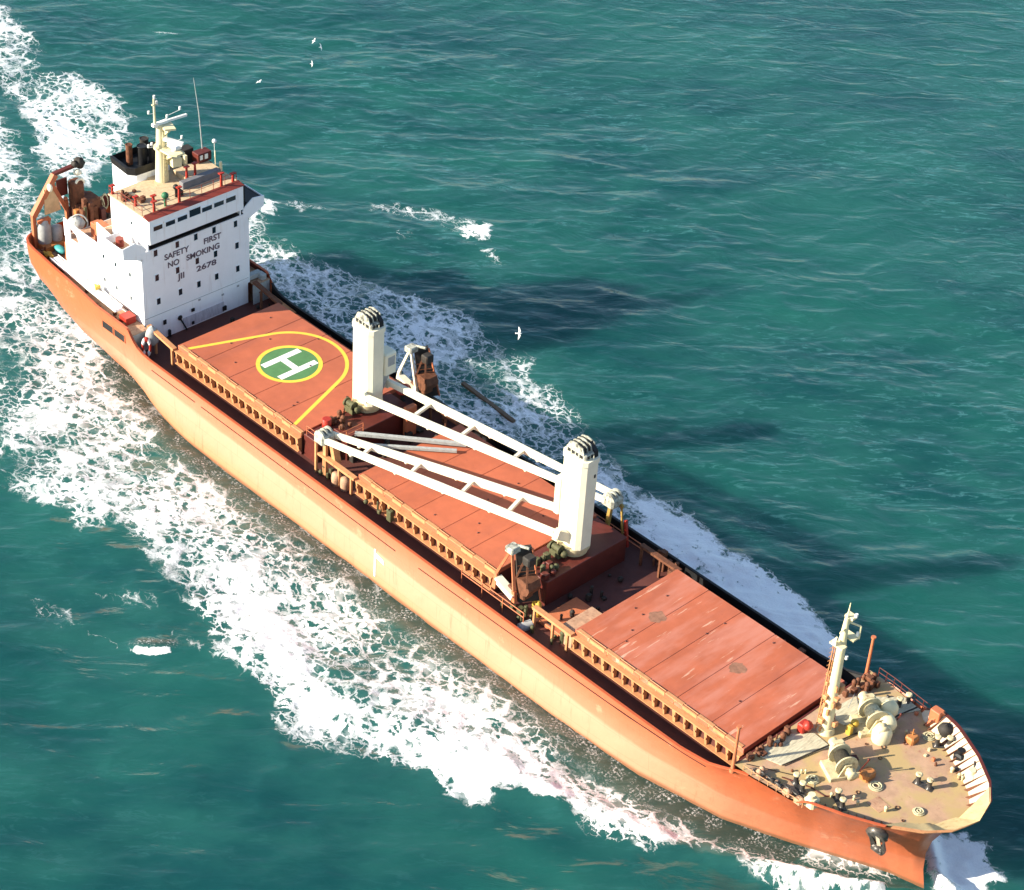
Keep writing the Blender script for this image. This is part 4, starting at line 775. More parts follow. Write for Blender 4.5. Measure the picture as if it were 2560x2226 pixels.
mb = MB(); mb.bbox(GX + 0.1, GX + 1.4, -2.4, -1.0, 1.3, 8.2, 0.2); mb.bbox(GX + 0.3, GX + 2.4, -1.6, 0.3, 1.3, 6.2, 0.2); mc = part('stern_machinery_tower', mb, 'rustbrown', ship)
mb = MB(); mb.ball((GX + 0.2, -0.7, 9.7), 0.6, n=12, jit=0.18); mb.ball((GX + 0.2, -1.3, 9.7), 0.4, n=12, jit=0.18); part('masthead_block', mb, 'soot_and_shade', mc)
mb = MB(); mb.ball((GX + 0.6, -1.3, 8.9), 0.42, n=10, sc=(1, 1.2, 0.8)); mb.torus((GX + 1.2, -1.5, 7.9), 0.5, 0.14, axis=(1, 0, 0), a0=0.0, a1=3.4); part('swan_neck', mb, 'cream', mc)
for k in range(60):
    x = random.uniform(GX + 0.3, GX + 3.2); y = random.uniform(-3.0, 0.8); h = random.uniform(0.6, 5.6); s_ = random.uniform(0.12, 0.34)
    if k % 3 == 0: part('stern_pipe', MB().tube((x, y, 1.3), (x + random.uniform(-.3, .3), y + random.uniform(-.3, .3), 1.3 + h), s_ * 0.5, n=8), ('rustbrown', 'salmon', 'olive')[k // 3 % 3], ship)
    else: part('stern_gear', MB().bbox(x - s_, x + s_, y - s_, y + s_, 1.3 + h * 0.5, 1.3 + h, 0.05), ('rustbrown', 'soot_and_shade', 'rustbrown', 'orange_gear', 'maindeck')[k % 5], ship)
for i, (x, y, z, l) in enumerate(((-58.6, 0.6, 4.6, 1.5), (-58.3, 0.0, 4.0, 1.3), (-58.8, 1.2, 5.0, 1.2))):
    mb = MB(); mb.torus((x, y, z), 0.7, 0.12, axis=(0.8, -0.5, 0.1), el=(0.45, l)); part('hose_loop', mb, 'paleropes' if i != 1 else 'olive', ship)
mb = MB(); mb.box(-60.9, -60.7, 1.0, 6.9, 2.9, 4.4); part('stern_weather_screen', mb, 'darkred', ship)
mb = MB(); mb.lathe((-60.1, -5.8, 2.0), [(0.75, 0), (0.8, 0.6), (0.78, 1.9), (0.5, 2.7), (0.05, 3.0)], n=16); part('capstan_cover', mb, 'lightgrey', ship)
mb = MB(); mb.lathe((-59.7, -4.5, 2.0), [(0.6, 0), (0.66, 0.9), (0.6, 1.5), (0.1, 1.7)], n=16); part('capstan_cover', mb, 'lightgrey', ship)
mb = MB(); mb.bbox(-60.7, -58.8, -6.6, -3.6, 1.3, 1.98, 0.05); part('capstan_platform', mb, 'orange_gear', ship)
mb = MB(); mb.ball((-58.0, -5.3, 1.75), 0.75, sc=(1.3, 0.7, 0.55), jit=0.06); tag(part('tarpaulin_bundle', mb, 'teal'), 'teal tarpaulin bundle lying on the after deck beside the white aft house', 'tarpaulin')
def winch(c, yaw, name, drum, fl, base, s=1.0, two=True):
    o = part(name, MB().bbox(-1.3 * s, 1.3 * s, -1.0 * s, 1.0 * s, 0, 0.35 * s, 0.06), base, ship, (0, 0, 0)); loc = Vector(c)
    o.location = loc - WL[ship.name]; WL[o.name] = Vector((0, 0, 0)); o.rotation_euler[2] = yaw
    ax = (0, 1, 0); z = 1.05 * s
    m = MB(); m.lathe((0, -0.62 * s, z), [(0.50 * s, 0), (0.56 * s, 0.1 * s), (0.58 * s, 0.6 * s), (0.55 * s, 1.1 * s), (0.5 * s, 1.24 * s)], axis=ax, n=24); part('rope_drum', m, drum, o)
    for y in (-0.72, 0.62):
        m = MB(); m.lathe((0, y * s, z), [(0.86 * s, 0), (0.86 * s, 0.12 * s), (0.7 * s, 0.16 * s)], axis=ax, n=28); part('drum_flange', m, fl, o)
    m = MB(); m.bbox(-0.5 * s, 0.5 * s, 0.95 * s, 1.5 * s, 0.3 * s, 1.7 * s, 0.1); m.tube((0, 1.5 * s, z), (0, 2.0 * s, z), 0.3 * s, 0.36 * s, n=16); part('gearbox', m, fl, o)
    m = MB(); m.lathe((0, -1.0 * s, z), [(0.2 * s, 0), (0.2 * s, -0.2 * s), (0.42 * s, -0.3 * s), (0.26 * s, -0.5 * s), (0.42 * s, -0.75 * s), (0.1, -0.8 * s)], axis=ax, n=18); part('warping_head', m, base, o)
    for y in (-0.95, 0.88):
        m = MB(); m.prismY([(-0.7 * s, 0.3 * s), (0.7 * s, 0.3 * s), (0.25 * s, 1.35 * s), (-0.25 * s, 1.35 * s)], y * s, y * s + 0.08 * s); part('winch_cheek', m, base, o)
    m = MB(); m.beam((1.0 * s, -0.7 * s, 0.3 * s), (1.5 * s, -0.9 * s, 1.5 * s), 0.08); m.ball((1.5 * s, -0.9 * s, 1.6 * s), 0.12); m.bbox(0.8 * s, 1.3 * s, 0.1, 0.6 * s, 0.3 * s, 0.8 * s, 0.05); part('brake_lever', m, 'darkred', o)
    return o
winch((-57.6, 1.6, 1.3), R(80), 'mooring_winch', 'rope', 'rustbrown', 'rustbrown', 1.1)
winch((-57.6, 4.6, 1.3), R(10), 'mooring_winch', 'rope', 'soot_and_shade', 'rustbrown', 1.1)
for k in range(30):
    x = random.uniform(-59.5, -55.5); y = random.uniform(-3.5, 6.5); s_ = random.uniform(0.12, 0.5); h = random.uniform(0.3, 2.8)
    part('stern_gear', MB().bbox(x - s_ * 0.6, x + s_ * 0.6, y - s_ * 0.6, y + s_ * 0.6, 1.3, 1.3 + h, 0.05), ('rustbrown', 'salmon', 'rustbrown', 'orange_gear', 'soot_and_shade')[k % 5], ship)
mb = MB(); mb.box(-57.5, -55.0, 4.2, 7.6, 1.3, 3.2); part('deck_store', mb, 'darkred', ship)
mb = MB(); mb.ball((-55.6, -4.6, 5.9), 0.9, sc=(1.2, 1, 0.7), jit=0.05); mb.torus((-55.4, -4.4, 5.9), 0.9, 0.08, axis=(1, -1, 0.3)); part('boat_cradle', mb, 'lightgrey', ship)
mb = MB(); mb.bbox(-51.2, -48.75, -5.3, -4.4, 5.63, 8.3, 0.05); mb.bbox(-53.0, -51.2, -4.6, -3.6, 5.63, 7.2, 0.05); part('engine_casing', mb, 'salmon', ship)
mb = MB(); mb.box(-55.1, -54.65, -4.8, -2.2, 1.3, 5.2); mb.box(-55.0, -54.66, -6.6, -5.2, 1.3, 4.6); part('aft_ladder_housing', mb, 'salmon', ship)
mb = MB(); mb.beam((-56.6, -7.3, 1.35), (-56.6, -7.3, 2.4), 0.35); mb.ball((-57.6, -7.0, 1.9), 0.4, jit=0.15); mb.ball((-58.4, -7.2, 1.7), 0.35, jit=0.15); parts('mooring_bitt', mb, 'yellow', ship)
mb = MB()
for k in range(24):
    x = random.uniform(-59.5, -54.5); y = -it(x, *TB) + 0.9 + random.uniform(0, 1.0); s_ = random.uniform(0.08, 0.28); mb.bbox(x - s_, x + s_, y - s_, y + s_, 1.3, 1.3 + random.uniform(0.2, 0.9), 0.03)
parts('quarter_deck_gear', mb, 'rustbrown', ship)
# gangway stowed along the poop
gw = thing('gangway', (-49.6, -7.6, 2.2), 'long white gangway stowed along the rail beside the white deckhouse wall', 'gangway')
mb = MB(); mb.beam((-56.0, -7.35, 2.35), (-43.6, -7.95, 2.35), 0.85, 0.28); part('gangway_body', mb, 'white', gw)
mb = MB()
for s_ in (-0.5, 0.5): mb.tube((-56.0, -7.35 + s_, 2.62), (-43.6, -7.95 + s_, 2.62), 0.06, n=6)
parts('side_rail', mb, 'white', gw)
mb = MB(); mb.beam((-55.4, -7.35, 1.35), (-55.4, -7.35, 2.25), 0.3); mb.beam((-49.8, -7.6, 1.35), (-49.8, -7.6, 2.25), 0.3); mb.beam((-44.4, -7.9, 1.35), (-44.4, -7.9, 2.25), 0.3); parts('gangway_chock', mb, 'rustbrown', ship)
mb = MB(); mb.prism([(-48.4, -7.55), (-47.7, -7.9), (-47.8, -7.2)], 2.62, 3.0); part('gangway_lamp', mb, 'yellow', gw)
mb = MB(); mb.box(-43.2, -42.0, -8.2, -7.0, 1.32, 2.1); part('gear_box', mb, 'red', ship)
mb = MB(); mb.tube((-55.0, -6.95, 2.05), (-42.0, -6.95, 2.05), 0.07, n=6)
for k in range(40):
    x = random.uniform(-53, -41.5); mb.box(x - 0.12, x + 0.12, -8.7, -8.4, 1.32, 1.32 + random.uniform(0.15, 0.5))
parts('side_pipework', mb, 'rustbrown', ship)
# crumpled grey canvas and red-white float at the step down to the main deck
mb = MB(); mb.ball((-39.4, -6.9, 0.9), 0.95, n=14, sc=(0.7, 0.8, 1.2), jit=0.10); part('canvas_cover', mb, 'lightgrey', ship)
lr = thing('rescue_buoy', (-38.9, -8.1, -1.0), 'red and white rescue float leaning on grey canvas near the deckhouse corner', 'rescue float')
mb = MB(); mb.torus((-38.9, -8.0, 0.25), 0.62, 0.22, axis=(0.75, -0.62, 0.2), el=(0.62, 1.35)); part('float_ring', mb, 'red', lr)
for a0 in (0.4, 2.0, 3.6, 5.1):
    mb = MB(); mb.torus((-38.9, -8.0, 0.25), 0.62, 0.232, axis=(0.75, -0.62, 0.2), el=(0.62, 1.35), a0=a0, a1=a0 + 0.7, n=8); part('float_band', mb, 'marking_white', lr)
# port side fittings beside the house
mb = MB(); mb.box(-41.6, -40.9, 6.8, 8.4, 1.5, 2.0); mb.bbox(-41.4, -40.4, 8.0, 8.7, 0.4, 1.9, 0.1); part('port_platform', mb, 'lightgrey', ship)
mb = MB(); mb.beam((-42.5, 8.2, 0.2), (-35.5, 8.5, -0.6), 0.4, 0.25); part('port_chute', mb, 'coaming', ship)
tag(part('lifebuoy', MB().torus((-44.3, 8.3, 4.0), 0.75, 0.22, axis=(1, 0.2, 0.2)), 'marking_white'), 'white life ring mounted on the far side of the deckhouse above the dark gap', 'life ring')
mb = MB(); mb.box(-44.5, -44.2, 6.82, 9.0, 1.3, 4.4); part('port_screen', mb, 'black', ship)

# ---------------------------------------------------------------- cranes
def crane(cx_, cy_, zb, zt_, head, cabside, ang_w, jz):
    c0 = Vector((cx_, cy_, 0))
    m = MB(); hx, hy, ch = 1.45, 1.0, 0.38
    def oc(hx, hy, ch, z): return [(cx_ - hx + ch, cy_ - hy, z), (cx_ + hx - ch, cy_ - hy, z), (cx_ + hx, cy_ - hy + ch, z), (cx_ + hx, cy_ + hy - ch, z), (cx_ + hx - ch, cy_ + hy, z), (cx_ - hx + ch, cy_ + hy, z), (cx_ - hx, cy_ + hy - ch, z), (cx_ - hx, cy_ - hy + ch, z)]
    lv = [(hx * 1.0, hy * 1.0, ch, zb + 0.9), (hx, hy, ch, zb + 1.4), (hx * 1.0, hy * 1.04, ch, zt_ - 0.5), (hx * 1.06, hy * 1.1, ch, zt_ - 0.5), (hx * 1.06, hy * 1.1, ch, zt_)]
    vs = []; 
    for a in lv: vs += oc(*a)
    fs = [tuple(range(7, -1, -1)), tuple(range(32, 40))] + [(k * 8 + i, k * 8 + (i + 1) % 8, k * 8 + 8 + (i + 1) % 8, k * 8 + 8 + i) for k in range(4) for i in range(8)]
    m.add(vs, fs); tower = part('deck_crane', m, 'cream', ship)
    m = MB(); m.lathe((cx_, cy_, zb), [(1.25, -1.0), (1.3, 0.1), (1.5, 0.5), (1.5, 0.9)], n=28); part('slewing_column', m, 'gearcream', tower)
    # sheave head
    m = MB(); m.bbox(cx_ - 1.25, cx_ + 1.2, cy_ - 0.8, cy_ + 0.8, zt_, zt_ + 0.55, 0.12)
    for y in (-0.72, -0.24, 0.24, 0.72): m.prismY([(cx_ - 1.1, zt_ + 0.5), (cx_ + 1.0, zt_ + 0.5), (cx_ + 0.75, zt_ + 1.15), (cx_ - 0.1, zt_ + 1.35), (cx_ - 0.8, zt_ + 1.15)], cy_ + y - 0.05, cy_ + y + 0.05)
    part('sheave_head', m, 'sheave', tower)
    for y in (-0.48, 0.0, 0.48):
        for dx in (-0.5, 0.45): part('sheave', MB().lathe((cx_ + dx, cy_ + y - 0.1, zt_ + 0.75), [(0.42, 0), (0.42, 0.06), (0.34, 0.1), (0.42, 0.14), (0.42, 0.2)], axis=(0, 1, 0), n=18), 'soot_and_shade', tower)
    for k in range(4): part('head_grille', MB().box(cx_ - 0.95 + k * 0.5, cx_ - 0.62 + k * 0.5, cy_ - 0.83, cy_ - 0.79, zt_ + 0.12, zt_ + 0.42), 'black', tower)
    for k in range(3): part('head_grille', MB().box(cx_ + 1.19, cx_ + 1.23, cy_ - 0.55 + k * 0.42, cy_ - 0.27 + k * 0.42, zt_ + 0.12, zt_ + 0.42), 'black', tower)
    m = MB(); m.prismY([(cx_ + 0.6, zt_ + 0.2), (cx_ + 1.3, zt_ + 0.0), (cx_ + 1.25, zt_ + 0.6), (cx_ + 0.5, zt_ + 1.25)], cy_ + 0.3, cy_ + 0.72); part('head_cover', m, 'black', tower)
    m = MB()
    for k in range(10): a = 2 * math.pi * k / 10; m.tube((cx_ + 1.45 * math.cos(a), cy_ + 0.95 * math.sin(a), zt_), (cx_ + 1.45 * math.cos(a), cy_ + 0.95 * math.sin(a), zt_ + 0.45), 0.03, n=5)
    part('head_rail', m, 'cream', tower)
    # twin-beam jib lying lowered
    H_ = Vector(head); d = (H_ - Vector((cx_, cy_, jz))); d.z = 0; L_ = d.length; d.normalize(); nrm = Vector((-d.y, d.x, 0))
    p0 = [Vector((cx_, cy_, jz)) + d * 1.2 + nrm * (s_ * 1.75) for s_ in (-1, 1)]; p1 = [Vector(head) - d * 0.4 + nrm * (s_ * 0.62) for s_ in (-1, 1)]
    jm = MB()
    for a, b in zip(p0, p1): mid = a.lerp(b, 0.5); jm.beam(a, mid, 0.44, 0.6, 0.5, 0.70); jm.beam(mid, b, 0.5, 0.70, 0.36, 0.5)
    for k in (0.20, 0.40, 0.62, 0.83):
        a = p0[0].lerp(p1[0], k); b = p0[1].lerp(p1[1], k); jm.beam(a, b, 0.32, 0.28)
    jib = part('crane_jib', jm, 'cream', tower)
    jm = MB()
    for k in (0.27, 0.47, 0.68, 0.88):
        for s_ in (0, 1): a = p0[s_].lerp(p1[s_], k); jm.ball(a + Vector((0, 0, -0.42)), 0.22, n=8); 
    parts('jib_roller', jm, 'cream', jib)
    jm = MB()
    for s_ in (-1, 1):
        b = p0[0 if s_ < 0 else 1]; jm.beam(b - d * 0.5 + Vector((0, 0, -0.1)), b + Vector((0, 0, 0.0)), 0.4, 1.2); jm.beam(b - d * 0.3, Vector((cx_, cy_, jz - 0.6)) + nrm * (s_ * 0.8), 0.4, 1.0)
    part('jib_heel', jm, 'cream', tower)
    hm = MB(); hm.bbox(head[0] - 0.75, head[0] + 0.75, head[1] - 0.8, head[1] + 0.8, head[2] - 0.5, head[2] + 0.45, 0.2)
    for y in (-0.5, 0, 0.5): hm.lathe((head[0], head[1] + y - 0.1, head[2] + 0.1), [(0.72, 0), (0.72, 0.2)], axis=(0, 1, 0), n=18)
    part('jib_head', hm, 'sheave', jib)
    # hoist winch at the foot
    wm = MB(); q = Vector((cx_, cy_, zb + 0.9)) + Vector((-0.3, -1.9, 0)); wm.tube(q + Vector((-0.5, 0, 0)), q + Vector((0.5, 0, 0)), 0.3, n=14); wm.tube(q + Vector((-0.6, 0, 0)), q + Vector((-0.45, 0, 0)), 0.45, n=16); wm.tube(q + Vector((0.45, 0, 0)), q + Vector((0.6, 0, 0)), 0.45, n=16); wm.box(q.x - 0.6, q.x + 0.6, q.y - 0.3, q.y + 0.3, zb - 0.05, q.z - 0.2); wm.ball(q + Vector((0.9, 0.1, -0.3)), 0.35, n=8, jit=0.2); wm.ball(q + Vector((-0.9, 0.1, -0.45)), 0.3, n=8, jit=0.2)
    part('hoist_winch', wm, 'olive', tower)
    if cabside:
        cm = MB(); cm.bbox(cx_ - 0.2, cx_ + 1.35, cy_ + 1.02, cy_ + 2.5, 5.3, 7.7, 0.15); cab = part('crane_cab', cm, 'cream', tower)
        cm = MB(); cm.box(cx_ + 1.34, cx_ + 1.38, cy_ + 1.35, cy_ + 2.2, 6.3, 7.3); cm.box(cx_ + 0.1, cx_ + 1.1, cy_ + 2.49, cy_ + 2.53, 6.3, 7.3); parts('cab_window', cm, 'lightgrey', cab)
        cm = MB(); cm.beam((cx_ + 0.5, cy_ + 1.7, 5.3), (cx_ + 0.3, cy_ + 1.0, 3.4), 0.9, 0.7); part('cab_bracket', cm, 'lightgrey', cab)
    else:
        cm = MB(); cm.box(cx_ + 1.44, cx_ + 1.48, cy_ + 0.25, cy_ + 0.45, 10.2, 10.55); part('tower_lamp', cm, 'black', tower)
        cm = MB(); cm.bbox(cx_ - 2.1, cx_ - 1.44, cy_ - 0.9, cy_ + 0.3, 5.0, 9.0, 0.1); part('cable_trunk', cm, 'cream', tower)
    return tower
# pedestals between the hatches
mb = MB(); mb.bbox(-15.9, -12.6, -3.6, 4.6, -1.1, 1.60, 0.05); mb.bbox(-15.95, -14.2, -6.2, -3.6, -1.1, 1.45, 0.05); part('crane_pedestal', mb, 'darkred', ship)
mb = MB(); mb.bbox(11.3, 15.2, -4.0, 6.2, -1.1, 1.60, 0.05); part('crane_pedestal', mb, 'darkred', ship)
c1 = crane(-16.1 + 0.6, 1.4, 1.6, 11.2, (12.4, 6.9, 4.0), True, 1, 4.0)
c2 = crane(13.2, 1.25, 1.6, 12.3, (-12.0, -6.9, 3.7), False, 1, 4.0)
# machinery clutter by the crane feet
def clutter(name, boxes, material):
    for x0, x1, y0, y1, z0, z1, n in boxes:
        for k in range(n):
            x = random.uniform(x0, x1); y = random.uniform(y0, y1); s_ = random.uniform(0.1, 0.32); h = random.uniform(0.2, z1 - z0)
            if k % 3 == 0: part('vent_pipe', MB().tube((x, y, z0), (x, y, z0 + h), s_ * 0.8, n=8).ball((x, y, z0 + h), s_, n=8), material, ship)
            elif k % 3 == 1: part('deck_locker', MB().bbox(x - s_, x + s_, y - s_, y + s_, z0, z0 + h, 0.04), material, ship)
            else: part('valve', MB().ball((x, y, z0 + s_), s_, n=8), material, ship)
clutter('crane_fittings', [(-15.6, -13.8, -3.4, -1.6, 1.6, 2.7, 14)], 'rustbrown'); clutter('crane_fittings', [(12.0, 14.8, -3.7, -1.9, 1.6, 2.6, 9)], 'darkred')
clutter('valve_cluster', [(12.4, 14.4, -3.4, -1.6, 1.6, 2.6, 7)], 'olive')
mb = MB()
pts = [(-15.6, -6.1), (-13.0, -6.1), (-12.6, -3.7), (-12.6, -1.6)]
for h in (0.5, 1.0):
    for a, b in zip(pts[:-1], pts[1:]): mb.tube((*a, 1.5 + h), (*b, 1.5 + h), 0.035, n=5)
for a in pts: mb.tube((*a, 1.45), (*a, 2.5), 0.04, n=5)
part('platform_rail', mb, 'salmon', ship)
tag(part('fuel_drum', MB().lathe((-15.3, -3.9, 1.45), [(0.42, 0), (0.45, 0.05), (0.45, 0.5), (0.47, 0.52), (0.45, 0.55), (0.45, 1.05), (0.4, 1.08)], n=18), 'red'), 'red drum standing on the platform beside the foot of the aft crane', 'drum')
tag(part('fuel_drum', MB().lathe((-14.6, 5.6, 2.2), [(0.5, 0), (0.58, 0.05), (0.58, 0.6), (0.6, 0.62), (0.58, 0.65), (0.58, 1.3), (0.5, 1.33)], axis=(0.3, -0.8, 0.5), n=18), 'red'), 'red drum lying on the far side of the aft crane below its cab', 'drum')
mb = MB(); mb.bbox(-12.4, -11.8, 3.3, 4.6, -1.1, 2.3, 0.06); part('orange_locker', mb, 'salmon', ship)
# A-shaped frames at the deck edge
def aframe(x, y, s_, z0, lean, name='support_frame'):
    ap = Vector((x + 0.1, y + lean, z0 + 3.9)); f1 = Vector((x - 1.25, y, z0 + 0.55)); f2 = Vector((x + 1.15, y - 0.1 * s_, z0)); b3 = Vector((x + 1.6, y + s_ * 2.4, z0 - 0.1))
    m = MB(); m.beam(f1, ap, 0.26, 0.26, 0.2, 0.2); m.beam(f2, ap, 0.28, 0.24, 0.22, 0.2); m.beam(f1 + Vector((0, 0, -1.6)), f1, 0.7, 0.5, 0.26, 0.26); m.beam(f2 + Vector((0.1, 0, -1.2)), f2, 0.35)
    fr_ = part(name, m, 'salmon' if s_ > 0 else 'cream', ship)
    m = MB(); m.bbox(ap.x - 0.45, ap.x + 0.55, ap.y - 0.5, ap.y + 0.6, ap.z - 0.25, ap.z + 0.3, 0.1); m.tube((ap.x + 0.2, ap.y + 0.5, ap.z + 0.2), (ap.x + 1.3, ap.y + 0.8, ap.z + 0.35), 0.14); part('frame_cap', m, 'sheave', fr_)
    # dark slatted panel behind the legs
    m = MB(); a = ap + Vector((0.3, 0.25, -0.1)); c = f2 + Vector((0.35, 0.3, -1.3)); q = Vector((0.75, 1.2, 0.05)); T_ = Vector((-0.45, 0.25, 0))
    m.add([a, a + q, c + q * 1.35, c, a + T_, a + q + T_, c + q * 1.35 + T_, c + T_], [(0, 1, 2, 3), (7, 6, 5, 4), (0, 4, 5, 1), (1, 5, 6, 2), (2, 6, 7, 3), (3, 7, 4, 0)]); part('slatted_panel', m, 'soot_and_shade', fr_); m = MB(); m.bbox(c.x - 0.7, c.x + 0.6, c.y, c.y + 1.2, c.z + 0.6, c.z + 1.9, 0.1); m.bbox(c.x - 1.4, c.x - 0.4, c.y - 0.2, c.y + 0.8, c.z + 0.3, c.z + 1.3, 0.1); part('rusty_bucket', m, 'rustbrown', fr_)
    for k in range(3):
        t = 0.30 + k * 0.12; p = a.lerp(c, t) + Vector((0.06, 0, 0)); r = (a + q * 0.95).lerp(c + q * 1.3, t) + Vector((0.06, 0, 0)); part('panel_slat', MB().beam(p, r, 0.06, 0.08), 'rustbrown', fr_)
    cen = a.lerp(c, 0.55) + q * 0.55 + Vector((0.25, -0.1, 0))
    for sg in (-1, 1):           # the two jaws of the grab, hanging closed
        prof = [(0.0, 0.9), (sg * 0.75, 0.75), (sg * 1.0, 0.1), (sg * 0.75, -0.55), (0.02 * sg, -0.85)]
        if sg < 0: prof = prof[::-1]
        part('grab_jaw', MB().prismY([(cen.x + u_, cen.z - 0.5 + v_) for u_, v_ in prof], cen.y - 0.75, cen.y + 0.75), 'rustbrown', fr_)
        part('grab_arm', MB().beam((cen.x + sg * 0.75, cen.y - 0.8, cen.z - 0.1), (cen.x + sg * 0.12, cen.y - 0.3, ap.z - 0.3), 0.16), 'rustbrown', fr_)
    part('grab_head', MB().bbox(cen.x - 0.4, cen.x + 0.5, cen.y - 0.5, cen.y + 0.5, ap.z - 1.0, ap.z - 0.2, 0.1), 'soot_and_shade', fr_)
    m = MB(); m.beam(a + q * 1.0, c + q * 1.38, 0.14, 0.14); part('panel_stile', m, 'salmon', fr_)
    m = MB(); m.beam(f1 + Vector((0.2, 0, -0.4)), f2 + Vector((0.1, 0, -0.5)), 0.75, 0.22); m.beam(f1 + Vector((0.3, -0.1, -0.9)), f2 + Vector((-0.1, -0.1, -0.9)), 0.3, 0.3); part('foot_plate', m, 'cream', fr_)
aframe(13.0, -6.9, 1, 1.6, 0.35); aframe(-16.3, 7.3, -1, 1.5, 0.2)
# posts beside the jib head and the crutch below it
mb = MB(); mb.beam((-13.1, -7.0, -1.1), (-13.1, -7.0, 2.4), 0.24, 0.24); mb.ball((-13.1, -7.0, 2.55), 0.22, n=8); mb.beam((-12.1, -6.7, -1.1), (-12.1, -6.7, 3.2), 0.3, 0.4); mb.beam((-11.0, -6.2, 0.8), (-11.3, -6.4, 3.2), 0.7, 0.5); part('jib_crutch', mb, 'coaming', ship)
mb = MB(); mb.beam((11.9, 6.9, -1.1), (12.3, 6.9, 3.5), 0.35, 0.35); mb.beam((13.8, 7.3, -0.6), (13.3, 7.2, 3.4), 0.16, 0.16); mb.ball((13.3, 7.2, 3.5), 0.24, n=8); part('jib_crutch', mb, M_.setdefault('crutch', mat('rusty_yellow', (0.30, 0.20, 0.05), 0.6, 0.3, 3, rust=0.7)), ship)
mb = MB(); mb.beam((14.2, 7.5, -0.8), (13.7, 7.5, 2.0), 0.26); part('crutch_strut', mb, 'red', ship)
# grey bars lying across the gap and hatch behind the jib
tag(part('spreader_bar', MB().beam((-12.3, -2.9, 2.0), (-4.3, 4.2, 1.95), 0.42, 0.3), 'lightgrey'), 'longer grey cargo bar lying over the gap in front of the aft crane', 'cargo bar')
tag(part('spreader_bar', MB().beam((-10.5, -3.2, 1.8), (-4.2, 2.9, 1.85), 0.34, 0.26), 'lightgrey'), 'shorter grey cargo bar beside the longer one in front of the aft crane', 'cargo bar')
# deck plate and bits in the gaps
mb = MB(); mb.bbox(16.3, 19.3, -6.0, -1.2, -1.1, -0.75, 0.04); part('deck_access_hatch', mb, 'salmon', ship)
mb = MB(); mb.bbox(19.5, 21.0, -6.3, -2.6, -1.1, 0.95, 0.04); part('hatch_end_platform', mb, 'tan', ship)
clutter('gap_fittings', [(-12.3, -8.3, -5.8, 5.8, -1.1, -0.3, 14), (15.8, 20.8, -5.9, 7, -1.1, -0.2, 16), (-39.8, -36.4, 2, 8, -1.1, -0.4, 8)], 'soot_and_shade')
clutter('gap_valves', [(12.3, 20, -7.6, -6.2, -1.1, 0.4, 14), (-12.8, -8.2, -7.0, -6.0, -1.1, 0.3, 8), (-6, -2, -7.2, -6.9, -0.4, 0.9, 5)], 'olive')
clutter('side_fittings', [(17, 20, 7.2, 8.6, -1.1, 0.6, 12), (-34, 10, 7.4, 8.6, -1.1, 0.2, 26), (21, 40, 7.4, 8.6, -1.1, 0.0, 20)], 'rustbrown')
for x, y in ((-12.0, -6.75), (-10.9, -6.6)):
    mb = MB(); mb.lathe((x + 1.6, y, -1.1), [(0.45, 0), (0.5, 0.6), (0.45, 1.2), (0.1, 1.3)], n=14); part('vent_head', mb, 'tan', ship)
mb = MB(); mb.lathe((16.2, -7.4, -0.9), [(0.45, -0.6), (0.45, 0.6)], axis=(0.3, 1, 0.1), n=16); mb.lathe((16.1, -8.05, -0.95), [(0.30, -0.2), (0.3, 0.1)], axis=(0.3, 1, 0.1), n=16); part('cable_reel', mb, 'lightgrey', ship)
for x, y in ((13.6, -5.2), (14.4, -5.6)):
    mb = MB(); mb.lathe((x + 1.3, y + 0.2, -1.1), [(0.26, 0), (0.28, 0.2), (0.28, 1.4), (0.12, 1.6), (0.12, 1.7)], n=12); tag(part('gas_bottle', mb, 'yellow'), 'yellow gas bottle at the corner of the fore crane base, %s of the pair' % ('aft one' if x < 14 else 'forward one'), 'gas bottle', 'yellow gas bottles by the fore crane')
# small pads and lights on the starboard side deck
mb = MB()
for x, y in ((-31.5, -8.1), (-30.6, -8.0), (-26.4, -8.4), (-2.0, -8.1), (-1.0, -8.1), (0.2, -8.5), (35.6, -8.0), (36.6, -8.0), (-18.6, -8.2)): mb.lathe((x, y, -1.1), [(0.18, 0), (0.18, 0.06), (0.05, 0.1)], n=10)
parts('deck_socket', mb, 'lightgrey', ship)

# ---------------------------------------------------------------- forecastle
mb = MB(); mb.tube((43.8, 0, 2.0), (43.8, 0, 11.5), 0.52, 0.36, n=16); mb.tube((43.8, 0, 11.5), (43.85, 0, 14.2), 0.34, 0.2, n=12); mb.tube((43.85, 0, 14.2), (43.9, 0, 15.7), 0.1, 0.03, n=8); mb.tube((43.8, 0, 2.0), (43.8, 0, 2.5), 0.75, 0.6, n=16)
fm = part('foremast', mb, 'mastcream', ship)
mb = MB(); mb.box(43.2, 44.5, -0.9, -0.3, 11.6, 11.75); mb.box(43.2, 44.6, 0.3, 1.1, 11.9, 12.05); mb.beam((43.8, -0.9, 11.7), (43.8, -0.9, 12.6), 0.14); mb.beam((44.6, 1.0, 11.9), (44.6, 1.0, 13.2), 0.12); mb.beam((44.6, 1.0, 13.2), (44.0, 0.3, 13.6), 0.12); mb.beam((43.9, -0.6, 13.0), (43.9, 0.6, 13.6), 0.12); mb.box(43.5, 44.3, 0.1, 0.7, 14.0, 14.25); part('mast_crosstrees', mb, 'mastcream', fm)
for x, y, z in ((44.3, 0.5, 14.4), (43.6, -0.8, 12.0), (44.5, 0.9, 12.4), (44.3, 0.2, 10.2)):
    part('navigation_light', MB().tube((x, y, z - 0.16), (x, y, z + 0.16), 0.14, n=8), 'marking_white', fm)
mb = MB()
for k in range(20): mb.tube((43.2, -0.62, 2.3 + k * 0.45), (43.2, -0.2, 2.3 + k * 0.45), 0.03, n=5)
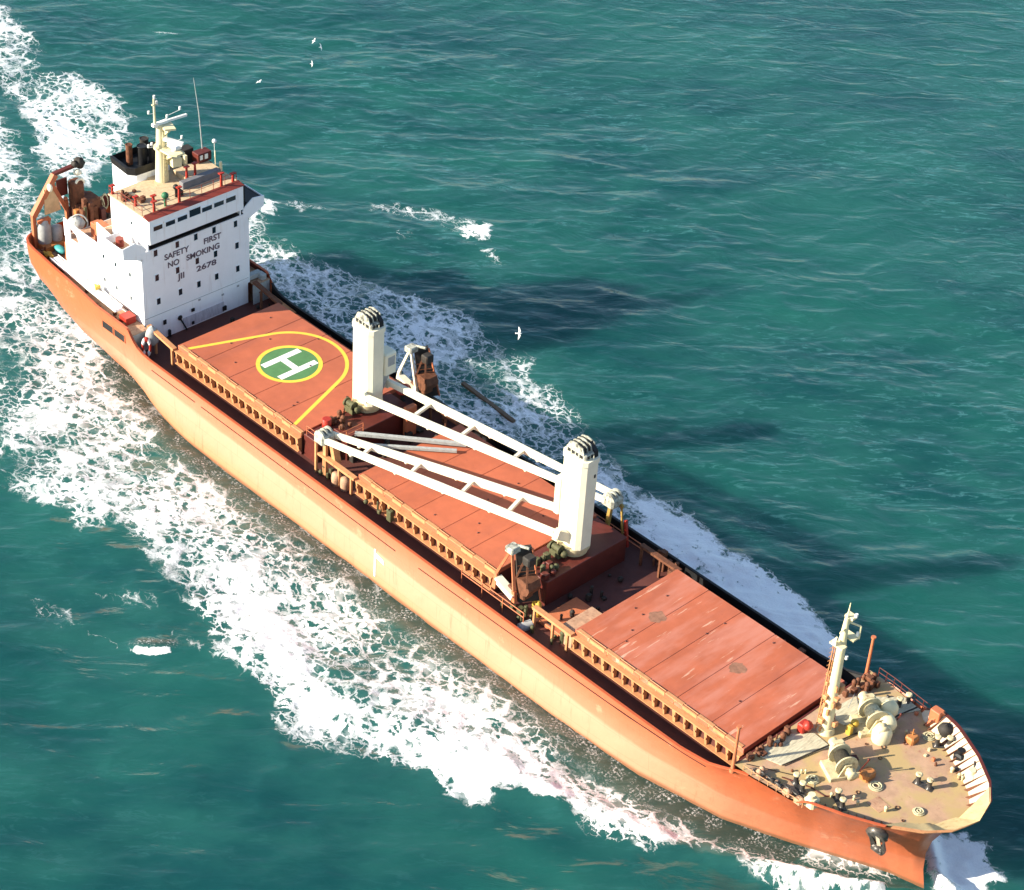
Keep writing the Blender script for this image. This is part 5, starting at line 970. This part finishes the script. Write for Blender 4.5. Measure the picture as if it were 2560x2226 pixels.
mb.tube((43.2, -0.62, 2.2), (43.4, -0.5, 11.4), 0.05, n=6); mb.tube((43.2, -0.2, 2.2), (43.4, -0.2, 11.4), 0.05, n=6); part('mast_ladder', mb, 'coaming', fm)
mb = MB()
for k in range(18):
    a = random.uniform(0, 6.28); z = random.uniform(2.2, 8.2); r = 0.62; x = 43.8 + r * math.cos(a); y = r * math.sin(a); s_ = random.uniform(0.1, 0.25); mb.bbox(x - s_, x + s_, y - s_, y + s_, z, z + random.uniform(0.2, 0.6), 0.04)
parts('mast_fitting', mb, 'coaming', fm)
for s_, px, z0, z1 in ((-1, 41.4, 1.15, 5.9), (1, 41.2, 1.05, 5.5)):
    mb = MB(); mb.tube((px, s_ * 8.62, z0), (px, s_ * 8.62, z1), 0.17, 0.12, n=10); mb.tube((px, s_ * 8.62, z1), (px, s_ * 8.62, z1 + 0.12), 0.22, n=10); mb.tube((px, s_ * 8.62, z0 - 0.1), (px, s_ * 8.62, z0 + 0.25), 0.27, n=10); part('samson_post', mb, 'salmon', ship)
mb = MB(); mb.tube((41.2, 8.2, 1.6), (43.6, 3.0, 2.6), 0.03, n=5); part('stay_wire', mb, 'lightgrey', ship)
# timber walkway areas
mb = MB(); mb.prism([(41.9, -6.6), (44.1, -5.9), (45.3, -1.2), (43.4, -1.0), (41.9, -3.0)], 2.01, 2.09); part('timber_walkway', mb, 'timber', ship)
mb = MB(); mb.prism([(42.3, 1.2), (44.4, 1.6), (47.4, 8.0), (45.6, 8.2), (42.8, 5.2)], 2.01, 2.09); part('timber_walkway', mb, 'timber', ship)
mb = MB(); mb.beam((44.2, -5.9, 2.12), (47.0, 8.0, 2.12), 0.12, 0.05); mb.beam((42.2, -8.0, 2.1), (45.6, -6.0, 2.1), 0.06, 0.05); part('deck_pipe', mb, 'soot_and_shade', ship)
mb = MB(); mb.path([(45.0, -6.9, 2.05), (47.3, -6.0, 2.05), (48.6, -5.9, 2.05), (49.5, -5.0, 2.05)], 0.05); part('fire_hose', mb, 'darkred', ship)
mb = MB(); mb.prism([(51.2, -3.9), (52.6, -4.0), (52.8, -2.8), (51.4, -2.6)], 2.01, 2.03); part('paint_patch', mb, 'tan', ship)
winch((47.6, -2.6, 2.0), R(62), 'windlass', 'rope', 'gearcream', 'gearcream', 1.12)
winch((45.9, 3.4, 2.0), R(62), 'windlass', 'paleropes', 'gearcream', 'gearcream', 1.2)
mb = MB(); mb.ball((46.9, 3.7, 3.0), 0.9, n=16, sc=(1.1, 0.9, 0.95), jit=0.04); mb.ball((46.2, 5.0, 3.1), 0.85, n=16, sc=(0.9, 1.0, 1.0), jit=0.04); mb.lathe((47.4, 2.7, 2.0), [(0.8, 0), (0.85, 0.8), (0.6, 1.3), (0.2, 1.4)], n=18); part('windlass_cover', mb, 'mastcream', ship)
mb = MB(); mb.bbox(48.7, 49.6, 4.0, 5.0, 2.0, 2.6, 0.12); mb.tube((49.1, 4.6, 2.6), (49.1, 4.6, 3.2), 0.06, n=6); part('chain_stopper', mb, 'orange_gear', ship)
mb = MB(); mb.bbox(49.0, 49.9, -2.2, -1.0, 2.0, 2.7, 0.12); part('chain_stopper', mb, 'orange_gear', ship)
mb = MB(); mb.bbox(45.0, 45.5, 1.0, 1.4, 2.0, 2.9, 0.05); mb.ball((45.2, 1.9, 2.7), 0.35); part('hydrant', mb, 'yellow', ship)
mb = MB(); mb.bbox(42.2, 42.9, -1.9, -0.9, 1.9, 2.9, 0.1); mb.ball((43.0, -1.5, 2.9), 0.45, jit=0.12); mb.bbox(43.0, 43.5, 0.9, 1.6, 2.0, 2.8, 0.1); part('mast_foot_gear', mb, 'red', ship)
clutter('forecastle_break_gear', [(41.7, 42.6, -7.6, -2.5, 2.0, 2.8, 22), (41.8, 43.3, 4.5, 8.0, 2.0, 2.9, 22)], 'rustbrown')
def bollard():
    m = MB()
    for y in (-0.5, 0.5): m.lathe((0, y, 0), [(0.30, 0), (0.30, 0.05), (0.2, 0.08), (0.2, 0.85), (0.27, 0.9)], n=16)
    m.box(-0.3, 0.3, -0.85, 0.85, 0, 0.05); b_ = part('bollard_pair', m, 'iron', ship, (0, 0, 0)); WL[b_.name] = Vector((0, 0, 0))
    for y in (-0.5, 0.5): part('bollard_cap', MB().lathe((0, y, 0.9), [(0.29, 0), (0.29, 0.10), (0.2, 0.15)], n=16), 'gearcream', b_)
    return b_
b0 = bollard(); base = WL[ship.name]
spots = [(53.0, 1.1, 2.0, R(-80)), (49.9, -5.6, 2.0, R(60)), (51.2, 6.0, 2.0, R(-45)), (46.6, -6.7, 2.0, R(70)), (46.0, 7.4, 2.0, R(-10)), (-53.6, 7.6, 1.3, 0)]
for i, (x, y, z, a) in enumerate(spots):
    o = b0 if i == 0 else copy_tree(b0, (0, 0, 0)); o.location = Vector((x, y, z)) - base; o.rotation_euler[2] = a
# chain and fairleads on the starboard rail, roller leads at the bow
mb = MB()
for k in range(13):
    x = 43.4 + k * 0.42; y = -it(x, *TB) + 0.75 + 0.12 * math.sin(k * 2.1); mb.torus((x, y, 2.22 + 0.08 * (k % 2)), 0.22, 0.09, axis=(0, 1, 1) if k % 2 else (0.2, -0.3, 1), n=12, m=6, el=(1.4, 0.9))
part('stud_chain', mb, 'iron', ship)
clutter('starboard_rail_gear', [(43.0, 48.4, -8.1, -7.7, 2.0, 2.5, 18)], 'tan')
for x, s_ in ((48.9, -1), (50.6, 1), (53.4, 1), (55.4, 1)):
    p = Vector(hull_pt(x, 0, s_, 0.9)); mb = MB(); mb.bbox(p.x - 0.7, p.x + 0.3, p.y - 0.5, p.y + 0.5, 2.0, 2.75, 0.15); mb.tube((p.x - 0.3, p.y, 2.7), (p.x - 0.3, p.y, 3.05), 0.3, n=14); part('fairlead', mb, 'mastcream' if x != 53.4 else 'black', ship)
mb = MB(); p = Vector(hull_pt(49.6, 0, 1, 0.5)); mb.ball((50.6, 7.0, 2.7), 0.75, n=12, sc=(1.0, 0.8, 0.9), jit=0.08); part('bow_roller_cover', mb, 'soot_and_shade', ship)
mb = MB(); mb.bbox(48.6, 49.6, 7.3, 8.1, 2.0, 3.5, 0.06); mb.beam((48.8, 6.9, 2.0), (49.6, 7.9, 3.4), 0.3); part('pilot_ladder_box', mb, 'salmon', ship)
mb = MB(); mb.torus((54.7, 5.35, 2.75), 0.34, 0.10, axis=(0.8, 0.6, -0.1)); mb.lathe((54.75, 5.4, 2.75), [(0.3, 0), (0.3, 0.02)], axis=(-0.8, -0.6, 0.1), n=16); part('panama_lead', mb, 'black', ship)
for k in range(34):
    x = random.uniform(43.5, 55.5); side = random.choice((-1, 1)); e = at_z(x, 2.0, 1, 0.6)[1]; y = side * random.uniform(e * 0.62, e * 0.97) if k % 3 else random.uniform(-4.5, 5.5); s_ = random.uniform(0.08, 0.2)
    if k % 3 == 0: part('deck_ringbolt', MB().torus((x, y, 2.05), s_, 0.03, n=12, m=6), 'rustbrown', ship)
    elif k % 3 == 1: part('deck_fitting', MB().bbox(x - s_, x + s_, y - s_, y + s_, 2.0, 2.0 + random.uniform(0.1, 0.4), 0.03), ('gearcream', 'rustbrown', 'iron', 'salmon')[k % 4], ship)
    else: part('vent_cowl', MB().tube((x, y, 2.0), (x, y, 2.3), s_ * 0.7, n=8).ball((x, y, 2.35), s_, n=8), ('rustbrown', 'iron', 'gearcream')[k % 3], ship)
for x, y, r in ((50.6, -1.9, 0.55), (46.8, -5.2, 0.5), (49.8, 6.0, 0.5), (54.6, -1.5, 0.45)):
    mb = MB()
    for q in range(4): mb.torus((x, y, 2.05 + 0.07 * (q % 2)), r - 0.1 * q, 0.06, n=24, m=6)
    tag(part('rope_coil', mb, 'paleropes'), {50.6: 'coiled pale rope on the foredeck right in front of the nearer windlass', 46.8: 'coiled pale rope near the starboard edge beside the timber walkway', 49.8: 'coiled pale rope near the far bulwark of the foredeck', 54.6: 'coiled pale rope closest to the stem, ahead of the bollard pair'}[x], 'rope coil', 'rope coils on the foredeck')
# light rails on the open forecastle edge
for s_ in (1, -1):
    mb = MB(); xs = np.linspace(42.4, 48.2, 8)
    for h in ((0.5, 1.0) if s_ > 0 else (0.45,)):
        for a, b in zip(xs[:-1], xs[1:]): mb.tube((a, s_ * (it(a, *TB) - 0.2), 2 + h), (b, s_ * (it(b, *TB) - 0.2), 2 + h), 0.04, n=5)
    for a in xs: mb.tube((a, s_ * (it(a, *TB) - 0.2), 1.9), (a, s_ * (it(a, *TB) - 0.2), 3.02 if s_ > 0 else 2.45), 0.04, n=5)
    part('forecastle_rail', mb, 'darkred' if s_ > 0 else 'coaming', ship)
# anchor hanging under the flare, with its pocket on the hull
an = thing('anchor', (53.2, -3.9, -1.2), 'dark stockless anchor hanging in its pocket on the orange bow', 'anchor')
mb = MB(); mb.beam((53.0, -4.35, 0.35), (53.3, -4.15, -1.0), 0.22, 0.28); mb.torus((52.98, -4.35, 0.5), 0.16, 0.05, axis=(1, 0.3, 0)); part('shank', mb, 'bulwark_white', an)
mb = MB(); mb.bbox(52.7, 53.9, -4.5, -3.85, -1.5, -1.0, 0.12); mb.ball((53.3, -4.2, -1.25), 0.42, sc=(1.3, 1, 0.8)); part('crown', mb, 'iron', an)
for dx in (-0.55, 0.62): mb = MB(); mb.beam((53.3 + dx * 0.8, -4.2, -1.25), (53.1 + dx * 1.25, -4.55, 0.1), 0.38, 0.42, 0.14, 0.16); part('fluke', mb, 'iron', an)
mb = MB(); mb.lathe((52.9, -4.1, -0.1), [(0.85, -0.3), (0.95, 0.1), (0.7, 0.3)], axis=(0.25, -0.8, -0.35), n=24); part('anchor_pocket', mb, 'iron', ship)

# ---------------------------------------------------------------- on and over the water
tag(part('floating_timber', MB().beam((-21.0, 19.5, WZ + 0.35), (-12.5, 18.9, WZ + 0.3), 0.45, 0.3), 'plank'), 'long thin brown timber floating in the foam off the far side of the ship', 'timber')
def gull(loc, yaw, bank, label, s=1.0):
    g_ = thing('seabird', loc, label, 'bird', 'white seabirds low over the sea'); m = MB(); prof = [(0.02, -0.42), (0.09, -0.3), (0.15, -0.05), (0.14, 0.12), (0.09, 0.26), (0.085, 0.34), (0.04, 0.44), (0.01, 0.5)]
    L0 = Vector(loc); cy_, sy_ = math.cos(yaw), math.sin(yaw)
    def T(p): 
        x, y, z = p[0] * s, p[1] * s, p[2] * s; y, z = y * math.cos(bank) - z * math.sin(bank), y * math.sin(bank) + z * math.cos(bank)
        return (L0.x + x * cy_ - y * sy_, L0.y + x * sy_ + y * cy_, L0.z + z)
    m.lathe((0, 0, 0), prof, axis=(1, 0, 0), n=12); m.add([(-0.4, -0.05, 0), (-0.4, 0.05, 0), (-0.68, 0.15, 0.0), (-0.68, -0.15, 0.0)], [(0, 1, 2, 3)])
    m.v = [T(p) for p in m.v]; part('body', m, 'feather', g_)
    for k in (-1, 1):
        m = MB(); pts = [(0.14, 0.08, 0.04), (0.24, 0.42, 0.22), (0.10, 0.78, 0.20), (-0.10, 1.12, 0.10)]; tr = [(-0.20, 0.08, 0.03), (-0.14, 0.42, 0.20), (-0.16, 0.78, 0.18), (-0.18, 1.13, 0.09)]
        vs = []
        for a, b in zip(pts, tr): vs += [(a[0], a[1] * k, a[2] + 0.012), (b[0], b[1] * k, b[2]), (a[0], a[1] * k, a[2] - 0.02)]
        fs = []
        for i in range(3): fs += [(3 * i, 3 * i + 3, 3 * i + 4, 3 * i + 1), (3 * i + 1, 3 * i + 4, 3 * i + 5, 3 * i + 2), (3 * i + 2, 3 * i + 5, 3 * i + 3, 3 * i)]
        m.add([T(p) for p in vs], fs); part('wing', m, 'feather', g_)
    return g_
def at(x, y, z): return (x, y, z)
for (x, y), yaw, bk, lab, s_ in (((-88.5, 54.54), 0.4, 0.5, 'white seabird with raised wings at the top of the sea, uppermost of the close trio', 0.42), ((-86.58, 54.11), 1.4, 1.1, 'white seabird banking steeply, middle one of the close trio at the top', 0.42), ((-83.48, 50.1), 0.9, 1.0, 'white seabird lowest of the close trio near the top of the sea', 0.38), ((-83.57, 41.55), 0.2, 0.1, 'white seabird with wings spread between the antenna top and the trio of birds', 0.48), ((-20.51, 27.03), 0.8, 0.8, 'largest white seabird, above the foam on the far side of the aft crane', 0.62)):
    gull((x, y, -3.0), yaw, bk, lab, s_)
